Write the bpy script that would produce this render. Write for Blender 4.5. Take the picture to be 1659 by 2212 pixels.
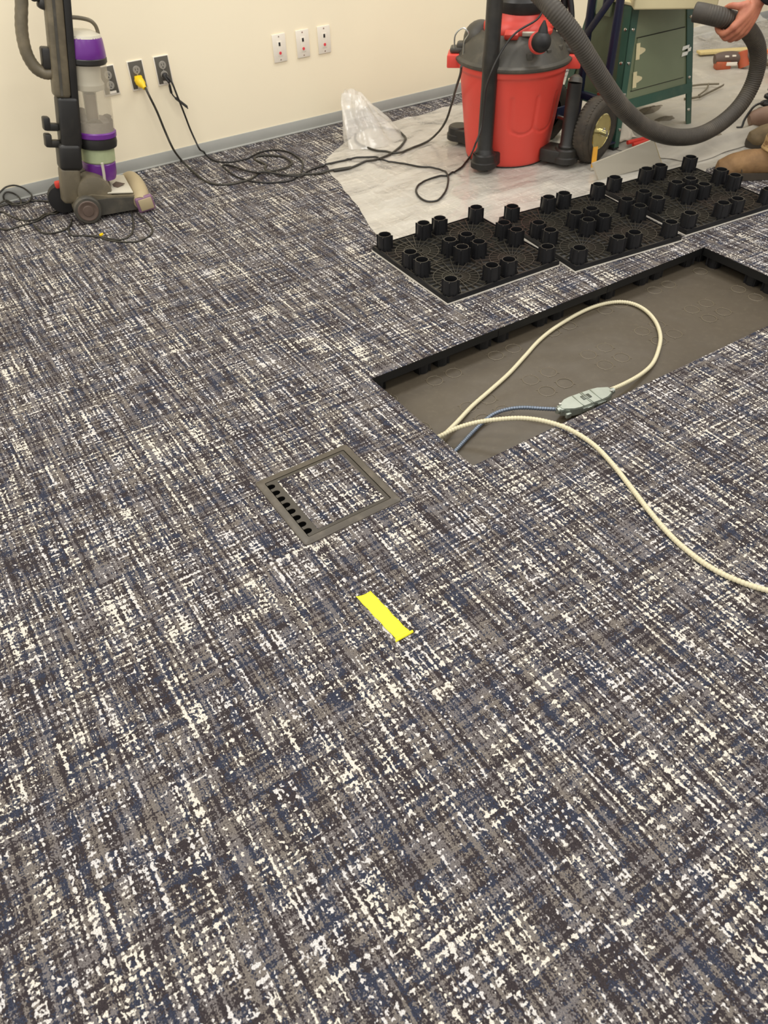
import bpy, bmesh, math, random
from mathutils import Vector, Matrix, noise
S = bpy.context.scene
for o in list(bpy.data.objects): bpy.data.objects.remove(o)
C = S.collection

# ------------------------------------------------------------------ camera
# world frame: X runs along the wall, Y runs towards the wall, Z up, metres
cam = bpy.data.cameras.new('camera'); camo = bpy.data.objects.new('camera', cam); C.objects.link(camo)
cam.sensor_fit = 'HORIZONTAL'; cam.sensor_width = 36.0; cam.lens = 36.0*1648.7/1659
RX = Vector((0.8360, -0.5480, -0.0294)); UP = Vector((0.3990, 0.5696, 0.7183)); FW = Vector((0.3769, 0.6123, -0.6951))
FW.normalize(); RX = (RX - FW*RX.dot(FW)).normalized(); UP = RX.cross(FW)
camo.matrix_world = Matrix(((RX.x, UP.x, -FW.x, 0), (RX.y, UP.y, -FW.y, 0), (RX.z, UP.z, -FW.z, 1.3072), (0, 0, 0, 1)))
cam.dof.use_dof = True; cam.dof.focus_distance = 1.95; cam.dof.aperture_fstop = 9.0
cam.clip_start = 0.02
S.camera = camo

# ------------------------------------------------------------------ world, lights, exposure
S.view_settings.view_transform = 'Standard'; S.view_settings.look = 'None'
S.view_settings.gamma = 1.0; S.view_settings.use_curve_mapping = False
S.view_settings.exposure = 0.0
w = bpy.data.worlds.new('room_light'); S.world = w; w.use_nodes = True
w.node_tree.nodes['Background'].inputs[0].default_value = (1.0, 0.965, 0.915, 1)
w.node_tree.nodes['Background'].inputs[1].default_value = 0.70
def area(x, y, z, sx, sy, power, col=(1.0, 0.975, 0.93)):
    l = bpy.data.lights.new('ceiling_troffer', 'AREA'); l.shape = 'RECTANGLE'; l.size = sx; l.size_y = sy
    l.energy = power; l.color = col
    o = bpy.data.objects.new('ceiling_troffer', l); C.objects.link(o); o.location = (x, y, z)
for x in (-2.0, 0.6, 3.2):
    for y in (-1.6, 0.8, 2.9):
        area(x, y, 2.75, 1.2, 0.6, 27)

# ------------------------------------------------------------------ materials
class NT:
    def __init__(s, m): s.t = m.node_tree; s.n = s.t.nodes; s.l = s.t.links
    def put(s, sock, v):
        if v is None: return
        if hasattr(v, 'links'): s.l.new(v, sock)
        else: sock.default_value = v
    def node(s, typ, **kw):
        n = s.n.new(typ)
        for k, v in kw.items(): setattr(n, k, v)
        return n
    def math(s, op, a, b=None, c=None, clamp=False):
        n = s.node('ShaderNodeMath', operation=op); n.use_clamp = clamp
        s.put(n.inputs[0], a); s.put(n.inputs[1], b); s.put(n.inputs[2], c); return n.outputs[0]
    def vmath(s, op, a, b=None):
        n = s.node('ShaderNodeVectorMath', operation=op); s.put(n.inputs[0], a); s.put(n.inputs[1], b); return n.outputs[0]
    def noise(s, v, scale=1.0, detail=0.0, rough=0.5, col=False, dims='3D'):
        n = s.node('ShaderNodeTexNoise', noise_dimensions=dims); s.put(n.inputs['Vector'], v); n.inputs['Scale'].default_value = scale
        n.inputs['Detail'].default_value = detail; n.inputs['Roughness'].default_value = rough
        return n.outputs[1] if col else n.outputs[0]
    def step(s, v, a, b):
        n = s.node('ShaderNodeMapRange'); n.interpolation_type = 'SMOOTHSTEP'; s.put(n.inputs[0], v)
        n.inputs[1].default_value = a; n.inputs[2].default_value = b; return n.outputs[0]
    def mix(s, f, a, b):
        n = s.node('ShaderNodeMix', data_type='RGBA'); s.put(n.inputs[0], f); s.put(n.inputs[6], a); s.put(n.inputs[7], b); return n.outputs[2]
    def bump(s, h, strength=0.3, dist=0.002):
        n = s.node('ShaderNodeBump'); n.inputs['Strength'].default_value = strength; n.inputs['Distance'].default_value = dist
        s.put(n.inputs['Height'], h); return n.outputs[0]
def lin(c): return tuple(((v/255)/12.92 if v/255 <= .04045 else ((v/255+.055)/1.055)**2.4) for v in c)+(1,)
def mat(name, rgb, rough=0.5, metal=0.0, var=0.10, scale=30.0, bump=0.0, bscale=None, bdist=0.001, spec=0.5, coat=0.0, dirt=None, dscale=6.0, damt=0.5, srgb=True):
    """procedural surface: base colour with noise variation, optional dirt layer of its own shape, optional fine relief"""
    m = bpy.data.materials.new(name); m.use_nodes = True; t = NT(m); b = t.n['Principled BSDF']
    c = lin(rgb) if srgb else tuple(rgb)+(1,)
    co = t.node('ShaderNodeTexCoord').outputs['Object']
    nz = t.noise(co, scale, 3.0, 0.6)
    lo = tuple(v*(1-var) for v in c[:3])+(1,); hi = tuple(min(1, v*(1+var)) for v in c[:3])+(1,)
    col = t.mix(nz, lo, hi)
    if dirt:
        dm = t.step(t.noise(co, dscale, 4.0, 0.65), 0.5-.25*damt, 0.85-.25*damt)
        col = t.mix(t.math('MULTIPLY', dm, min(1, damt+.3)), col, lin(dirt))
    t.put(b.inputs['Base Color'], col)
    b.inputs['Roughness'].default_value = rough; b.inputs['Metallic'].default_value = metal
    b.inputs['Specular IOR Level'].default_value = spec; b.inputs['Coat Weight'].default_value = coat
    if bump: t.put(b.inputs['Normal'], t.bump(t.noise(co, bscale or scale*6, 2.0), bump, bdist))
    return m

def carpet_material():
    m = bpy.data.materials.new('woven_plaid_carpet'); m.use_nodes = True; t = NT(m); b = t.n['Principled BSDF']
    co = t.node('ShaderNodeTexCoord').outputs['Object']
    rnd = t.node('ShaderNodeObjectInfo').outputs['Random']
    cx = t.node('ShaderNodeCombineXYZ'); t.put(cx.inputs[0], t.math('MULTIPLY', rnd, 37.0)); t.put(cx.inputs[1], t.math('MULTIPLY', rnd, 91.0)); t.put(cx.inputs[2], 0.0)
    P = t.vmath('ADD', co, cx.outputs[0])
    jit = t.vmath('MULTIPLY', t.vmath('SUBTRACT', t.noise(P, 170.0, 1.0, col=True), (.5, .5, .5)), (.0026, .0026, 0))
    P = t.vmath('ADD', P, jit)
    def f(su, sv, off, detail=0.0): return t.noise(t.vmath('ADD', t.vmath('MULTIPLY', P, (su, sv, 0)), (off, off*1.7, off*.37)), 1.0, detail, dims='2D')
    def c(x, k): return t.math('MULTIPLY', t.math('SUBTRACT', x, 0.5), k)
    def add(*a):
        r = a[0]
        for x in a[1:]: r = t.math('ADD', r, x)
        return r
    bead = f(158, 138, 3.1)            # single loops, a few millimetres
    sv1 = f(122, 4.5, 11.3, 1)         # yarn lines running towards the wall
    sh1 = f(6.0, 124, 23.9, 1)         # yarn lines running along the wall
    dens = f(8, 6, 31.7, 1)
    w = add(bead, c(f(330, 290, 17.7), .55), c(sv1, 1.60), c(sh1, 1.2), c(dens, 0.25))
    white = t.step(w, CW0, CW1)
    sv2 = f(128, 5, 47.1, 1); sh2 = f(5.5, 122, 53.3, 1); fine = f(340, 300, 61.9, 1)
    tw = add(t.math('MULTIPLY', t.math('SUBTRACT', fine, .5), 1.5), c(sv2, 1.9), c(sh2, 1.5), 0.5)
    taupe = t.step(tw, 0.44, 0.76)
    n1 = f(52, 14, 71.3); n2 = f(14, 48, 77.7)
    navy = t.step(add(n1, c(n2, .9), c(f(300, 270, 83.0), .6)), 0.50, 0.64)
    warm = f(20, 14, 91.1)
    dark = t.mix(navy, lin((60, 53, 55)), lin((56, 61, 78)))
    dark = t.mix(t.step(f(420, 400, 5.5, 1), .35, .7), dark, t.mix(0.5, dark, (0.012, .011, .012, 1)))
    tau = t.mix(t.step(warm, .4, .6), lin((126, 120, 118)), lin((131, 123, 115)))
    tau = t.mix(t.step(fine, .3, .7), t.mix(.35, tau, dark), tau)
    col = t.mix(t.math('MULTIPLY', taupe, 0.92), dark, tau)
    wc = t.mix(t.step(dens, .42, .62), lin((214, 210, 207)), lin((224, 217, 203)))
    col = t.mix(white, col, wc)
    col = t.mix(t.math('MULTIPLY', t.step(f(640, 560, 97.0, 1), .62, .36), .38), col, (.02, .018, .018, 1))
    t.put(b.inputs['Base Color'], col); b.inputs['Roughness'].default_value = 0.95; b.inputs['Specular IOR Level'].default_value = 0.15
    h = add(t.math('MULTIPLY', fine, .8), t.math('MULTIPLY', white, .35), t.math('MULTIPLY', bead, .5))
    t.put(b.inputs['Normal'], t.bump(h, 0.55, 0.0022))
    return m
CW0, CW1 = 0.765, 0.90

def film_material(name, alpha, rgb, rough=0.22, dust=0.0, bump=0.4, thin=None):
    """polyethylene film: part clear, part milky, glossy wrinkles; dust = opaque plaster dust lying on it"""
    m = bpy.data.materials.new(name); m.use_nodes = True; t = NT(m); b = t.n['Principled BSDF']; out = t.n['Material Output']
    co = t.node('ShaderNodeTexCoord').outputs['Object']
    wr = t.noise(t.vmath('MULTIPLY', co, (3.0, 9.0, 6.0)), 1.6, 4.0, 0.6)
    fac = t.math('ADD', t.math('MULTIPLY', t.math('SUBTRACT', wr, .5), .28), alpha, clamp=True)
    if thin:                                                    # cleaner, clearer film towards the right
        sx = t.node('ShaderNodeSeparateXYZ'); t.put(sx.inputs[0], co)
        fac = t.math('SUBTRACT', fac, t.math('MULTIPLY', t.step(sx.outputs[0], thin[0], thin[1]), thin[2]), clamp=True)
    if dust:
        dm = t.step(t.noise(co, 3.4, 5.0, .7), .28, .62)
        fac = t.math('MAXIMUM', fac, t.math('MULTIPLY', dm, dust))
        col = t.mix(t.noise(co, 17.0, 5.0, .7), lin(tuple(v*.90 for v in rgb)), lin(rgb))
    else: col = lin(rgb)
    t.put(b.inputs['Base Color'], col); b.inputs['Roughness'].default_value = rough
    b.inputs['Specular IOR Level'].default_value = 0.8; b.inputs['Coat Weight'].default_value = 0.0 if dust else 0.5; b.inputs['Coat Roughness'].default_value = 0.06
    vo = t.node('ShaderNodeTexVoronoi'); t.put(vo.inputs['Vector'], t.vmath('ADD', t.vmath('MULTIPLY', co, (3.2, 8.5, 6.0)), t.vmath('MULTIPLY', t.noise(co, 4.0, 2.0, col=True), (1.2, 1.2, 1.2))))
    vo.inputs['Scale'].default_value = 1.0
    t.put(b.inputs['Normal'], t.bump(t.math('ADD', vo.outputs['Distance'], t.math('MULTIPLY', t.noise(t.vmath('MULTIPLY', co, (6.0, 15.0, 9.0)), 1.5, 3.0, .55), .5)), bump, 0.03))
    tr = t.node('ShaderNodeBsdfTransparent'); mx = t.node('ShaderNodeMixShader')
    t.put(mx.inputs[0], fac); t.l.new(tr.outputs[0], mx.inputs[1]); t.l.new(b.outputs[0], mx.inputs[2]); t.l.new(mx.outputs[0], out.inputs[0])
    return m

M = {}
M['carpet'] = carpet_material()
M['backing'] = mat('carpet_backing', (214, 208, 196), .9, var=.12, scale=200)
M['blackplastic'] = mat('black_polypropylene', (21, 21, 23), .42, var=.15, scale=60, bump=.1, bscale=300)
M['rib'] = mat('black_rib_highlight', (60, 57, 50), .30, var=.15, scale=60, dirt=(84, 66, 60), dscale=3.0, damt=.2, spec=.8)  # black plastic lightened, so the highlight on ribs and rims is in the colour
M['panelblack'] = mat('panel_black', (11, 11, 11), .5, var=.2, scale=40)
M['membrane'] = mat('grey_brown_underlay', (79, 71, 59), .42, var=.08, scale=14, bump=.30, bscale=5, bdist=.03, dirt=(100, 92, 76), dscale=60, damt=.12)
M['imprint'] = mat('underlay_imprint', (112, 102, 84), .36, var=.08, scale=80)
M['wall'] = mat('cream_wall_paint', (248, 236, 207), .75, var=.012, scale=3, bump=.06, bscale=420, bdist=.0006, spec=.25)
M['base'] = mat('grey_rubber_base', (170, 170, 163), .5, var=.05, scale=20)
M['white'] = mat('white_faceplate', (236, 228, 212), .35, var=.02)
M['red_dot'] = mat('red_jack', (225, 70, 80), .4)
M['black'] = mat('matte_black', (26, 25, 25), .55, var=.1)
M['darkgrey'] = mat('dark_grey_plate', (90, 86, 77), .45, var=.08)
M['steel'] = mat('brushed_steel', (190, 190, 184), .32, 1.0, var=.1, scale=90)
M['outlet'] = mat('grey_receptacle', (152, 147, 136), .4, var=.05)
M['yellow'] = mat('yellow_vinyl', (240, 200, 10), .35, var=.08)
M['cord'] = mat('black_rubber_cord', (44, 42, 36), .5, var=.12, dirt=(90, 82, 66), dscale=40, damt=.3)
M['cord2'] = mat('thin_black_cord', (30, 28, 25), .45, var=.12)
M['tape'] = mat('fluorescent_yellow_tape', (250, 240, 40), .55, var=.05, scale=60, bump=.1, bscale=90)
M['lid'] = mat('dark_lid_plastic', (60, 55, 47), .38, var=.10, scale=40, bump=.12, bscale=500, bdist=.0004)
M['gap_shade'] = mat('black_gap_shade', (3, 3, 3), .95, spec=.02)
M['frame'] = mat('grey_floor_box_plastic', (74, 68, 59), .38, var=.10, scale=40, bump=.12, bscale=500, bdist=.0004, dirt=(120, 110, 96), dscale=14, damt=.25)
M['cream_mc'] = mat('cream_armoured_cable', (208, 199, 167), .36, var=.06, scale=40)
M['steel_mc'] = mat('blue_grey_armoured_cable', (116, 126, 140), .30, .6, var=.12, scale=40)
M['zinc'] = mat('zinc_plated_steel', (164, 170, 160), .36, .7, var=.12, scale=40)
M['zinc_dark'] = mat('zinc_recess', (92, 96, 88), .4, .6, var=.12)
M['red'] = mat('red_polyethylene', (214, 72, 60), .42, var=.05, scale=8, bump=.05, bscale=200, dirt=(200, 70, 55), dscale=5, damt=.2)
M['vacgrey'] = mat('dusty_dark_grey_plastic', (66, 63, 56), .5, var=.10, scale=10, dirt=(104, 97, 82), dscale=14, damt=.25)
M['vacblack'] = mat('vac_black_plastic', (32, 31, 29), .42, var=.12, scale=12, dirt=(66, 62, 54), dscale=6, damt=.2)
M['hose'] = mat('dusty_hose_plastic', (64, 59, 52), .6, var=.14, scale=30, dirt=(92, 84, 72), dscale=9, damt=.35)
M['navy'] = mat('navy_powder_coat', (26, 31, 54), .38, var=.08, scale=12)
M['brass'] = mat('zinc_yellow_chromate', (205, 192, 132), .20, 1.0, var=.25, scale=25)
M['rubber'] = mat('tyre_rubber', (52, 47, 40), .75, var=.18, scale=30, dirt=(84, 74, 60), dscale=14, damt=.4)
M['green'] = mat('dark_green_paint', (48, 84, 70), .40, var=.10, scale=8, dirt=(110, 120, 100), dscale=5, damt=.12)
M['sage'] = mat('sage_green_panel', (118, 128, 100), .42, var=.05, scale=4, dirt=(140, 140, 116), dscale=4, damt=.2)
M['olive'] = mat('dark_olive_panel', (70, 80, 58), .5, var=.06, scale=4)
M['cream'] = mat('cream_machine_paint', (222, 210, 168), .45, var=.03)
M['chrome'] = mat('chrome_hardware', (215, 212, 200), .2, 1.0, var=.1)
M['taupe_v'] = mat('taupe_vacuum_plastic', (98, 90, 73), .42, var=.10, scale=20, dirt=(140, 128, 104), dscale=9, damt=.3)
M['beige_v'] = mat('beige_bumper', (172, 156, 122), .45, var=.08, scale=16)
M['purple'] = mat('purple_plastic', (104, 44, 132), .28, var=.08, scale=12)
M['purple_d'] = mat('dull_purple_trim', (126, 92, 116), .45, var=.10)
M['ltgrey_v'] = mat('pale_grey_plastic', (196, 190, 172), .4, var=.05)
M['fluff'] = mat('grey_dust', (120, 112, 108), .95, var=.25, scale=25, bump=.6, bscale=60, bdist=.006)
M['filter'] = mat('pale_green_filter', (170, 180, 140), .6, var=.2, scale=20)
M['stone'] = mat('cut_white_panel', (188, 181, 164), .5, var=.03, scale=20, bump=.05, bscale=200)
M['edge'] = mat('cut_fibre_edge', (206, 186, 130), .8, var=.2, scale=120)
M['wood'] = mat('yellow_ochre_wood', (220, 160, 52), .55, var=.2, scale=40)
M['skin'] = mat('skin', (188, 120, 92), .5, var=.14, scale=40, bump=.35, bscale=140, bdist=.0014, dirt=(164, 88, 74), dscale=22, damt=.3)
M['sleeve'] = mat('black_knit_sleeve', (28, 27, 30), .9, var=.2, scale=60, bump=.3, bscale=300)
M['khaki'] = mat('khaki_canvas', (172, 142, 96), .9, var=.12, scale=12, bump=.3, bscale=160, bdist=.001)
M['boot'] = mat('tan_nubuck', (124, 94, 60), .75, var=.25, scale=18, dirt=(152, 118, 78), dscale=16, damt=.4, bump=.5, bscale=45, bdist=.004)
M['boot2'] = mat('brown_work_boot', (100, 84, 58), .7, var=.18, scale=18, dirt=(150, 124, 84), dscale=10, damt=.3)
M['sole'] = mat('dark_rubber_sole', (62, 54, 44), .8, var=.2, scale=20)
M['hair'] = mat('dark_hair', (60, 48, 40), .7, var=.3, scale=90)
M['toolred'] = mat('dusty_orange_red', (176, 84, 50), .55, var=.15, scale=20, dirt=(130, 90, 66), dscale=14, damt=.3)
M['tooldark'] = mat('dusty_tool_grey', (92, 76, 66), .6, var=.2, scale=20)
M['toolbrown'] = mat('dusty_motor_brown', (134, 106, 88), .6, var=.15, scale=20, dirt=(160, 134, 110), dscale=12, damt=.4)
M['orange'] = mat('orange_plastic', (236, 118, 60), .5, var=.08)
M['redgrip'] = mat('red_grip', (206, 58, 44), .5, var=.1)
M['rag'] = mat('white_rag', (214, 206, 188), .95, var=.08, scale=20, bump=.3, bscale=200)
M['iron'] = mat('dull_iron', (120, 112, 94), .45, .6, var=.2, scale=40)
M['debris'] = mat('grey_debris', (126, 117, 100), .95, var=.35, scale=40, bump=.5, bscale=90, bdist=.004)
M['film'] = film_material('clear_poly_film', 0.55, (240, 234, 220), .10, 0, .40, (.2, 1.4, .16))
M['film_up'] = film_material('gathered_poly_film', 0.40, (236, 231, 220), .16, 0, .4)
M['dustfilm'] = film_material('dust_covered_film', 0.86, (190, 183, 169), .6, 0.97, .3)
def clear_material():
    m = bpy.data.materials.new('smoky_clear_plastic'); m.use_nodes = True; t = NT(m); b = t.n['Principled BSDF']; out = t.n['Material Output']
    co = t.node('ShaderNodeTexCoord').outputs['Object']
    t.put(b.inputs['Base Color'], t.mix(t.noise(co, 14, 3), lin((196, 186, 164)), lin((224, 214, 190)))); b.inputs['Roughness'].default_value = .16
    tr = t.node('ShaderNodeBsdfTransparent'); mx = t.node('ShaderNodeMixShader'); mx.inputs[0].default_value = .36
    t.l.new(tr.outputs[0], mx.inputs[1]); t.l.new(b.outputs[0], mx.inputs[2]); t.l.new(mx.outputs[0], out.inputs[0]); return m
M['clear'] = clear_material()

# ------------------------------------------------------------------ geometry helpers
def catmull(pts, n=6, closed=False):
    P = [Vector(p) for p in pts]; out = []; L = len(P)
    for i in range(L if closed else L-1):
        p1, p2 = P[i], P[(i+1) % L]
        p0 = P[i-1] if (closed or i > 0) else p1*2-p2
        p3 = P[(i+2) % L] if (closed or i < L-2) else p2*2-p1
        for k in range(n):
            t = k/n
            out.append(.5*((2*p1)+(p2-p0)*t+(2*p0-5*p1+4*p2-p3)*t*t+(3*p1-p0-3*p2+p3)*t**3))
    if not closed: out.append(P[-1])
    return out
def resample(pts, step):
    P = [Vector(p) for p in pts]; out = [P[0]]; acc = 0.0
    for a, b in zip(P, P[1:]):
        d = (b-a).length
        if d < 1e-9: continue
        x = step-acc
        while x <= d: out.append(a.lerp(b, x/d)); x += step
        acc = d-(x-step)
    return out
class MB:
    def __init__(s): s.bm = bmesh.new()
    def face(s, vs, mi=0):
        try:
            f = s.bm.faces.new(vs); f.material_index = mi; return f
        except ValueError: return None
    def box(s, c, d, rot=None, bev=0.0, mi=0, seg=2):
        m = Matrix.Translation(Vector(c)) @ (rot.to_4x4() if rot else Matrix.Identity(4)) @ Matrix.Diagonal((d[0], d[1], d[2], 1))
        g = bmesh.ops.create_cube(s.bm, size=1.0, matrix=m)
        vs = g['verts']; fs = {f for v in vs for f in v.link_faces}
        for f in fs: f.material_index = mi
        if bev:
            es = list({e for v in vs for e in v.link_edges})
            r = bmesh.ops.bevel(s.bm, geom=es, offset=bev, segments=seg, profile=.5, affect='EDGES')
            for f in r['faces']: f.material_index = mi
        return s
    def ring(s, c, ax, r, seg, ref=None, ry=None):
        ax = Vector(ax).normalized()
        ref = Vector(ref) if ref is not None else (Vector((0, 0, 1)) if abs(ax.z) < .9 else Vector((1, 0, 0)))
        x = (ref-ax*ref.dot(ax)).normalized(); y = ax.cross(x)
        ry = r if ry is None else ry
        return [s.bm.verts.new(Vector(c)+x*(r*math.cos(2*math.pi*i/seg))+y*(ry*math.sin(2*math.pi*i/seg))) for i in range(seg)]
    def bridge(s, a, b, mi=0):
        n = len(a)
        for i in range(n): s.face((a[i], a[(i+1) % n], b[(i+1) % n], b[i]), mi)
    def cyl(s, p0, p1, r0, r1=None, seg=20, cap=True, mi=0):
        r1 = r0 if r1 is None else r1; p0 = Vector(p0); p1 = Vector(p1); ax = p1-p0
        a = s.ring(p0, ax, r0, seg); b = s.ring(p1, ax, r1, seg); s.bridge(a, b, mi)
        if cap: s.face(a[::-1], mi); s.face(b, mi)
        return s
    def lathe(s, prof, o=(0, 0, 0), ax=(0, 0, 1), seg=32, mi=0, close=True, ref=None):
        """prof: list of (radius, height along ax)"""
        o = Vector(o); ax = Vector(ax).normalized(); rs = [s.ring(o+ax*h, ax, max(r, 1e-5), seg, ref) for r, h in prof]
        for a, b in zip(rs, rs[1:]): s.bridge(a, b, mi)
        if close: s.face(rs[0][::-1], mi); s.face(rs[-1], mi)
        return s
    def tube(s, pts, r, seg=8, sub=5, closed=False, mi=0, cap=True, rf=None, flat=1.0, smooth=True):
        P = catmull(pts, sub, closed) if smooth and len(pts) > 2 else [Vector(p) for p in pts]
        n = len(P); rs = []; ref = None
        for i in range(n):
            t = (P[(i+1) % n]-P[i-1]) if closed else (P[min(i+1, n-1)]-P[max(i-1, 0)])
            if t.length < 1e-9: t = Vector((0, 0, 1))
            t.normalize()
            if ref is None: ref = Vector((0, 0, 1)) if abs(t.z) < .9 else Vector((1, 0, 0))
            ref = ref-t*ref.dot(t)
            if ref.length < 1e-6: ref = t.orthogonal()
            ref.normalize()
            rr = rf(i/(n-1), i) if rf else (r[0]+(r[1]-r[0])*i/(n-1) if isinstance(r, tuple) else r)
            rs.append(s.ring(P[i], t, rr, seg, ref, rr*flat))
        for a, b in zip(rs, rs[1:]): s.bridge(a, b, mi)
        if closed: s.bridge(rs[-1], rs[0], mi)
        elif cap: s.face(rs[0][::-1], mi); s.face(rs[-1], mi)
        return s
    def prism(s, poly, z0, z1, mi=0, top=None, m=None):
        m = m or Matrix.Identity(4)
        a = [s.bm.verts.new(m @ Vector((x, y, z0))) for x, y in poly]; b = [s.bm.verts.new(m @ Vector((x, y, z1))) for x, y in poly]
        s.bridge(a, b, mi); s.face(a[::-1], mi); s.face(b, mi if top is None else top); return s
    def ball(s, c, r, sc=(1, 1, 1), rot=None, u=20, v=12, mi=0):
        m = Matrix.Translation(Vector(c)) @ (rot.to_4x4() if rot else Matrix.Identity(4)) @ Matrix.Diagonal((sc[0], sc[1], sc[2], 1))
        g = bmesh.ops.create_uvsphere(s.bm, u_segments=u, v_segments=v, radius=r, matrix=m)
        for f in {f for q in g['verts'] for f in q.link_faces}: f.material_index = mi
        return s
    def grid(s, fn, nu, nv, mi=0):
        V = [[s.bm.verts.new(fn(i/nu, j/nv)) for j in range(nv+1)] for i in range(nu+1)]
        for i in range(nu):
            for j in range(nv): s.face((V[i][j], V[i+1][j], V[i+1][j+1], V[i][j+1]), mi)
        return s
    def xf(s, m):
        bmesh.ops.transform(s.bm, matrix=m, verts=s.bm.verts); return s
def tag(o, label=None, cat=None, group=None, kind=None):
    if label: o['label'] = label
    if cat: o['category'] = cat
    if group: o['group'] = group
    if kind: o['kind'] = kind
    return o
def thing(name, label, cat, loc=(0, 0, 0), rz=0.0, group=None):
    o = bpy.data.objects.new(name, None); C.objects.link(o); o.location = loc; o.rotation_euler = (0, 0, rz)
    o.empty_display_size = .05
    return tag(o, label, cat, group)
def root_loc(o):
    while o.parent: o = o.parent
    return Vector(o.location)
def obj(name, mb, m, parent=None, local=False, angle=38, label=None, kind=None, solid=0.0, loc=None):
    """one mesh object; geometry given in world coordinates (or local ones), origin moved to the root's origin"""
    bm = mb.bm
    bmesh.ops.remove_doubles(bm, verts=bm.verts, dist=1e-6)
    bmesh.ops.recalc_face_normals(bm, faces=bm.faces)
    off = None
    if parent is not None and not local: off = root_loc(parent)
    if loc is not None: off = Vector(loc)
    if off is not None: bmesh.ops.translate(bm, vec=-off, verts=bm.verts)
    me = bpy.data.meshes.new(name); bm.to_mesh(me); bm.free()
    for k in (m if isinstance(m, (list, tuple)) else [m]): me.materials.append(k)
    me.polygons.foreach_set('use_smooth', [True]*len(me.polygons)); me.set_sharp_from_angle(angle=math.radians(angle))
    o = bpy.data.objects.new(name, me); C.objects.link(o)
    if parent is not None: o.parent = parent
    if loc is not None: o.location = loc
    if solid:
        md = o.modifiers.new('thickness', 'SOLIDIFY'); md.thickness = solid; md.offset = 0
    return tag(o, label, None, None, kind)
def copy_tree(o, parent=None):
    c = o.copy(); C.objects.link(c)
    if parent is not None: c.parent = parent
    for ch in [x for x in C.objects if x.parent == o]: copy_tree(ch, c)
    return c
def fuse(o, voxel, smooth=6):
    """turn overlapping limbs into one continuous surface"""
    a = o.modifiers.new('fuse', 'REMESH'); a.mode = 'VOXEL'; a.voxel_size = voxel
    b = o.modifiers.new('soft', 'SMOOTH'); b.iterations = smooth; b.factor = .5
    dg = bpy.context.evaluated_depsgraph_get(); me = bpy.data.meshes.new_from_object(o.evaluated_get(dg))
    mats = [s.material for s in o.material_slots]; o.modifiers.clear(); o.data = me
    if not me.materials:
        for k in mats: me.materials.append(k)
    me.polygons.foreach_set('use_smooth', [True]*len(me.polygons))
    return o
def V3(*a): return Vector(a)
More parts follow.
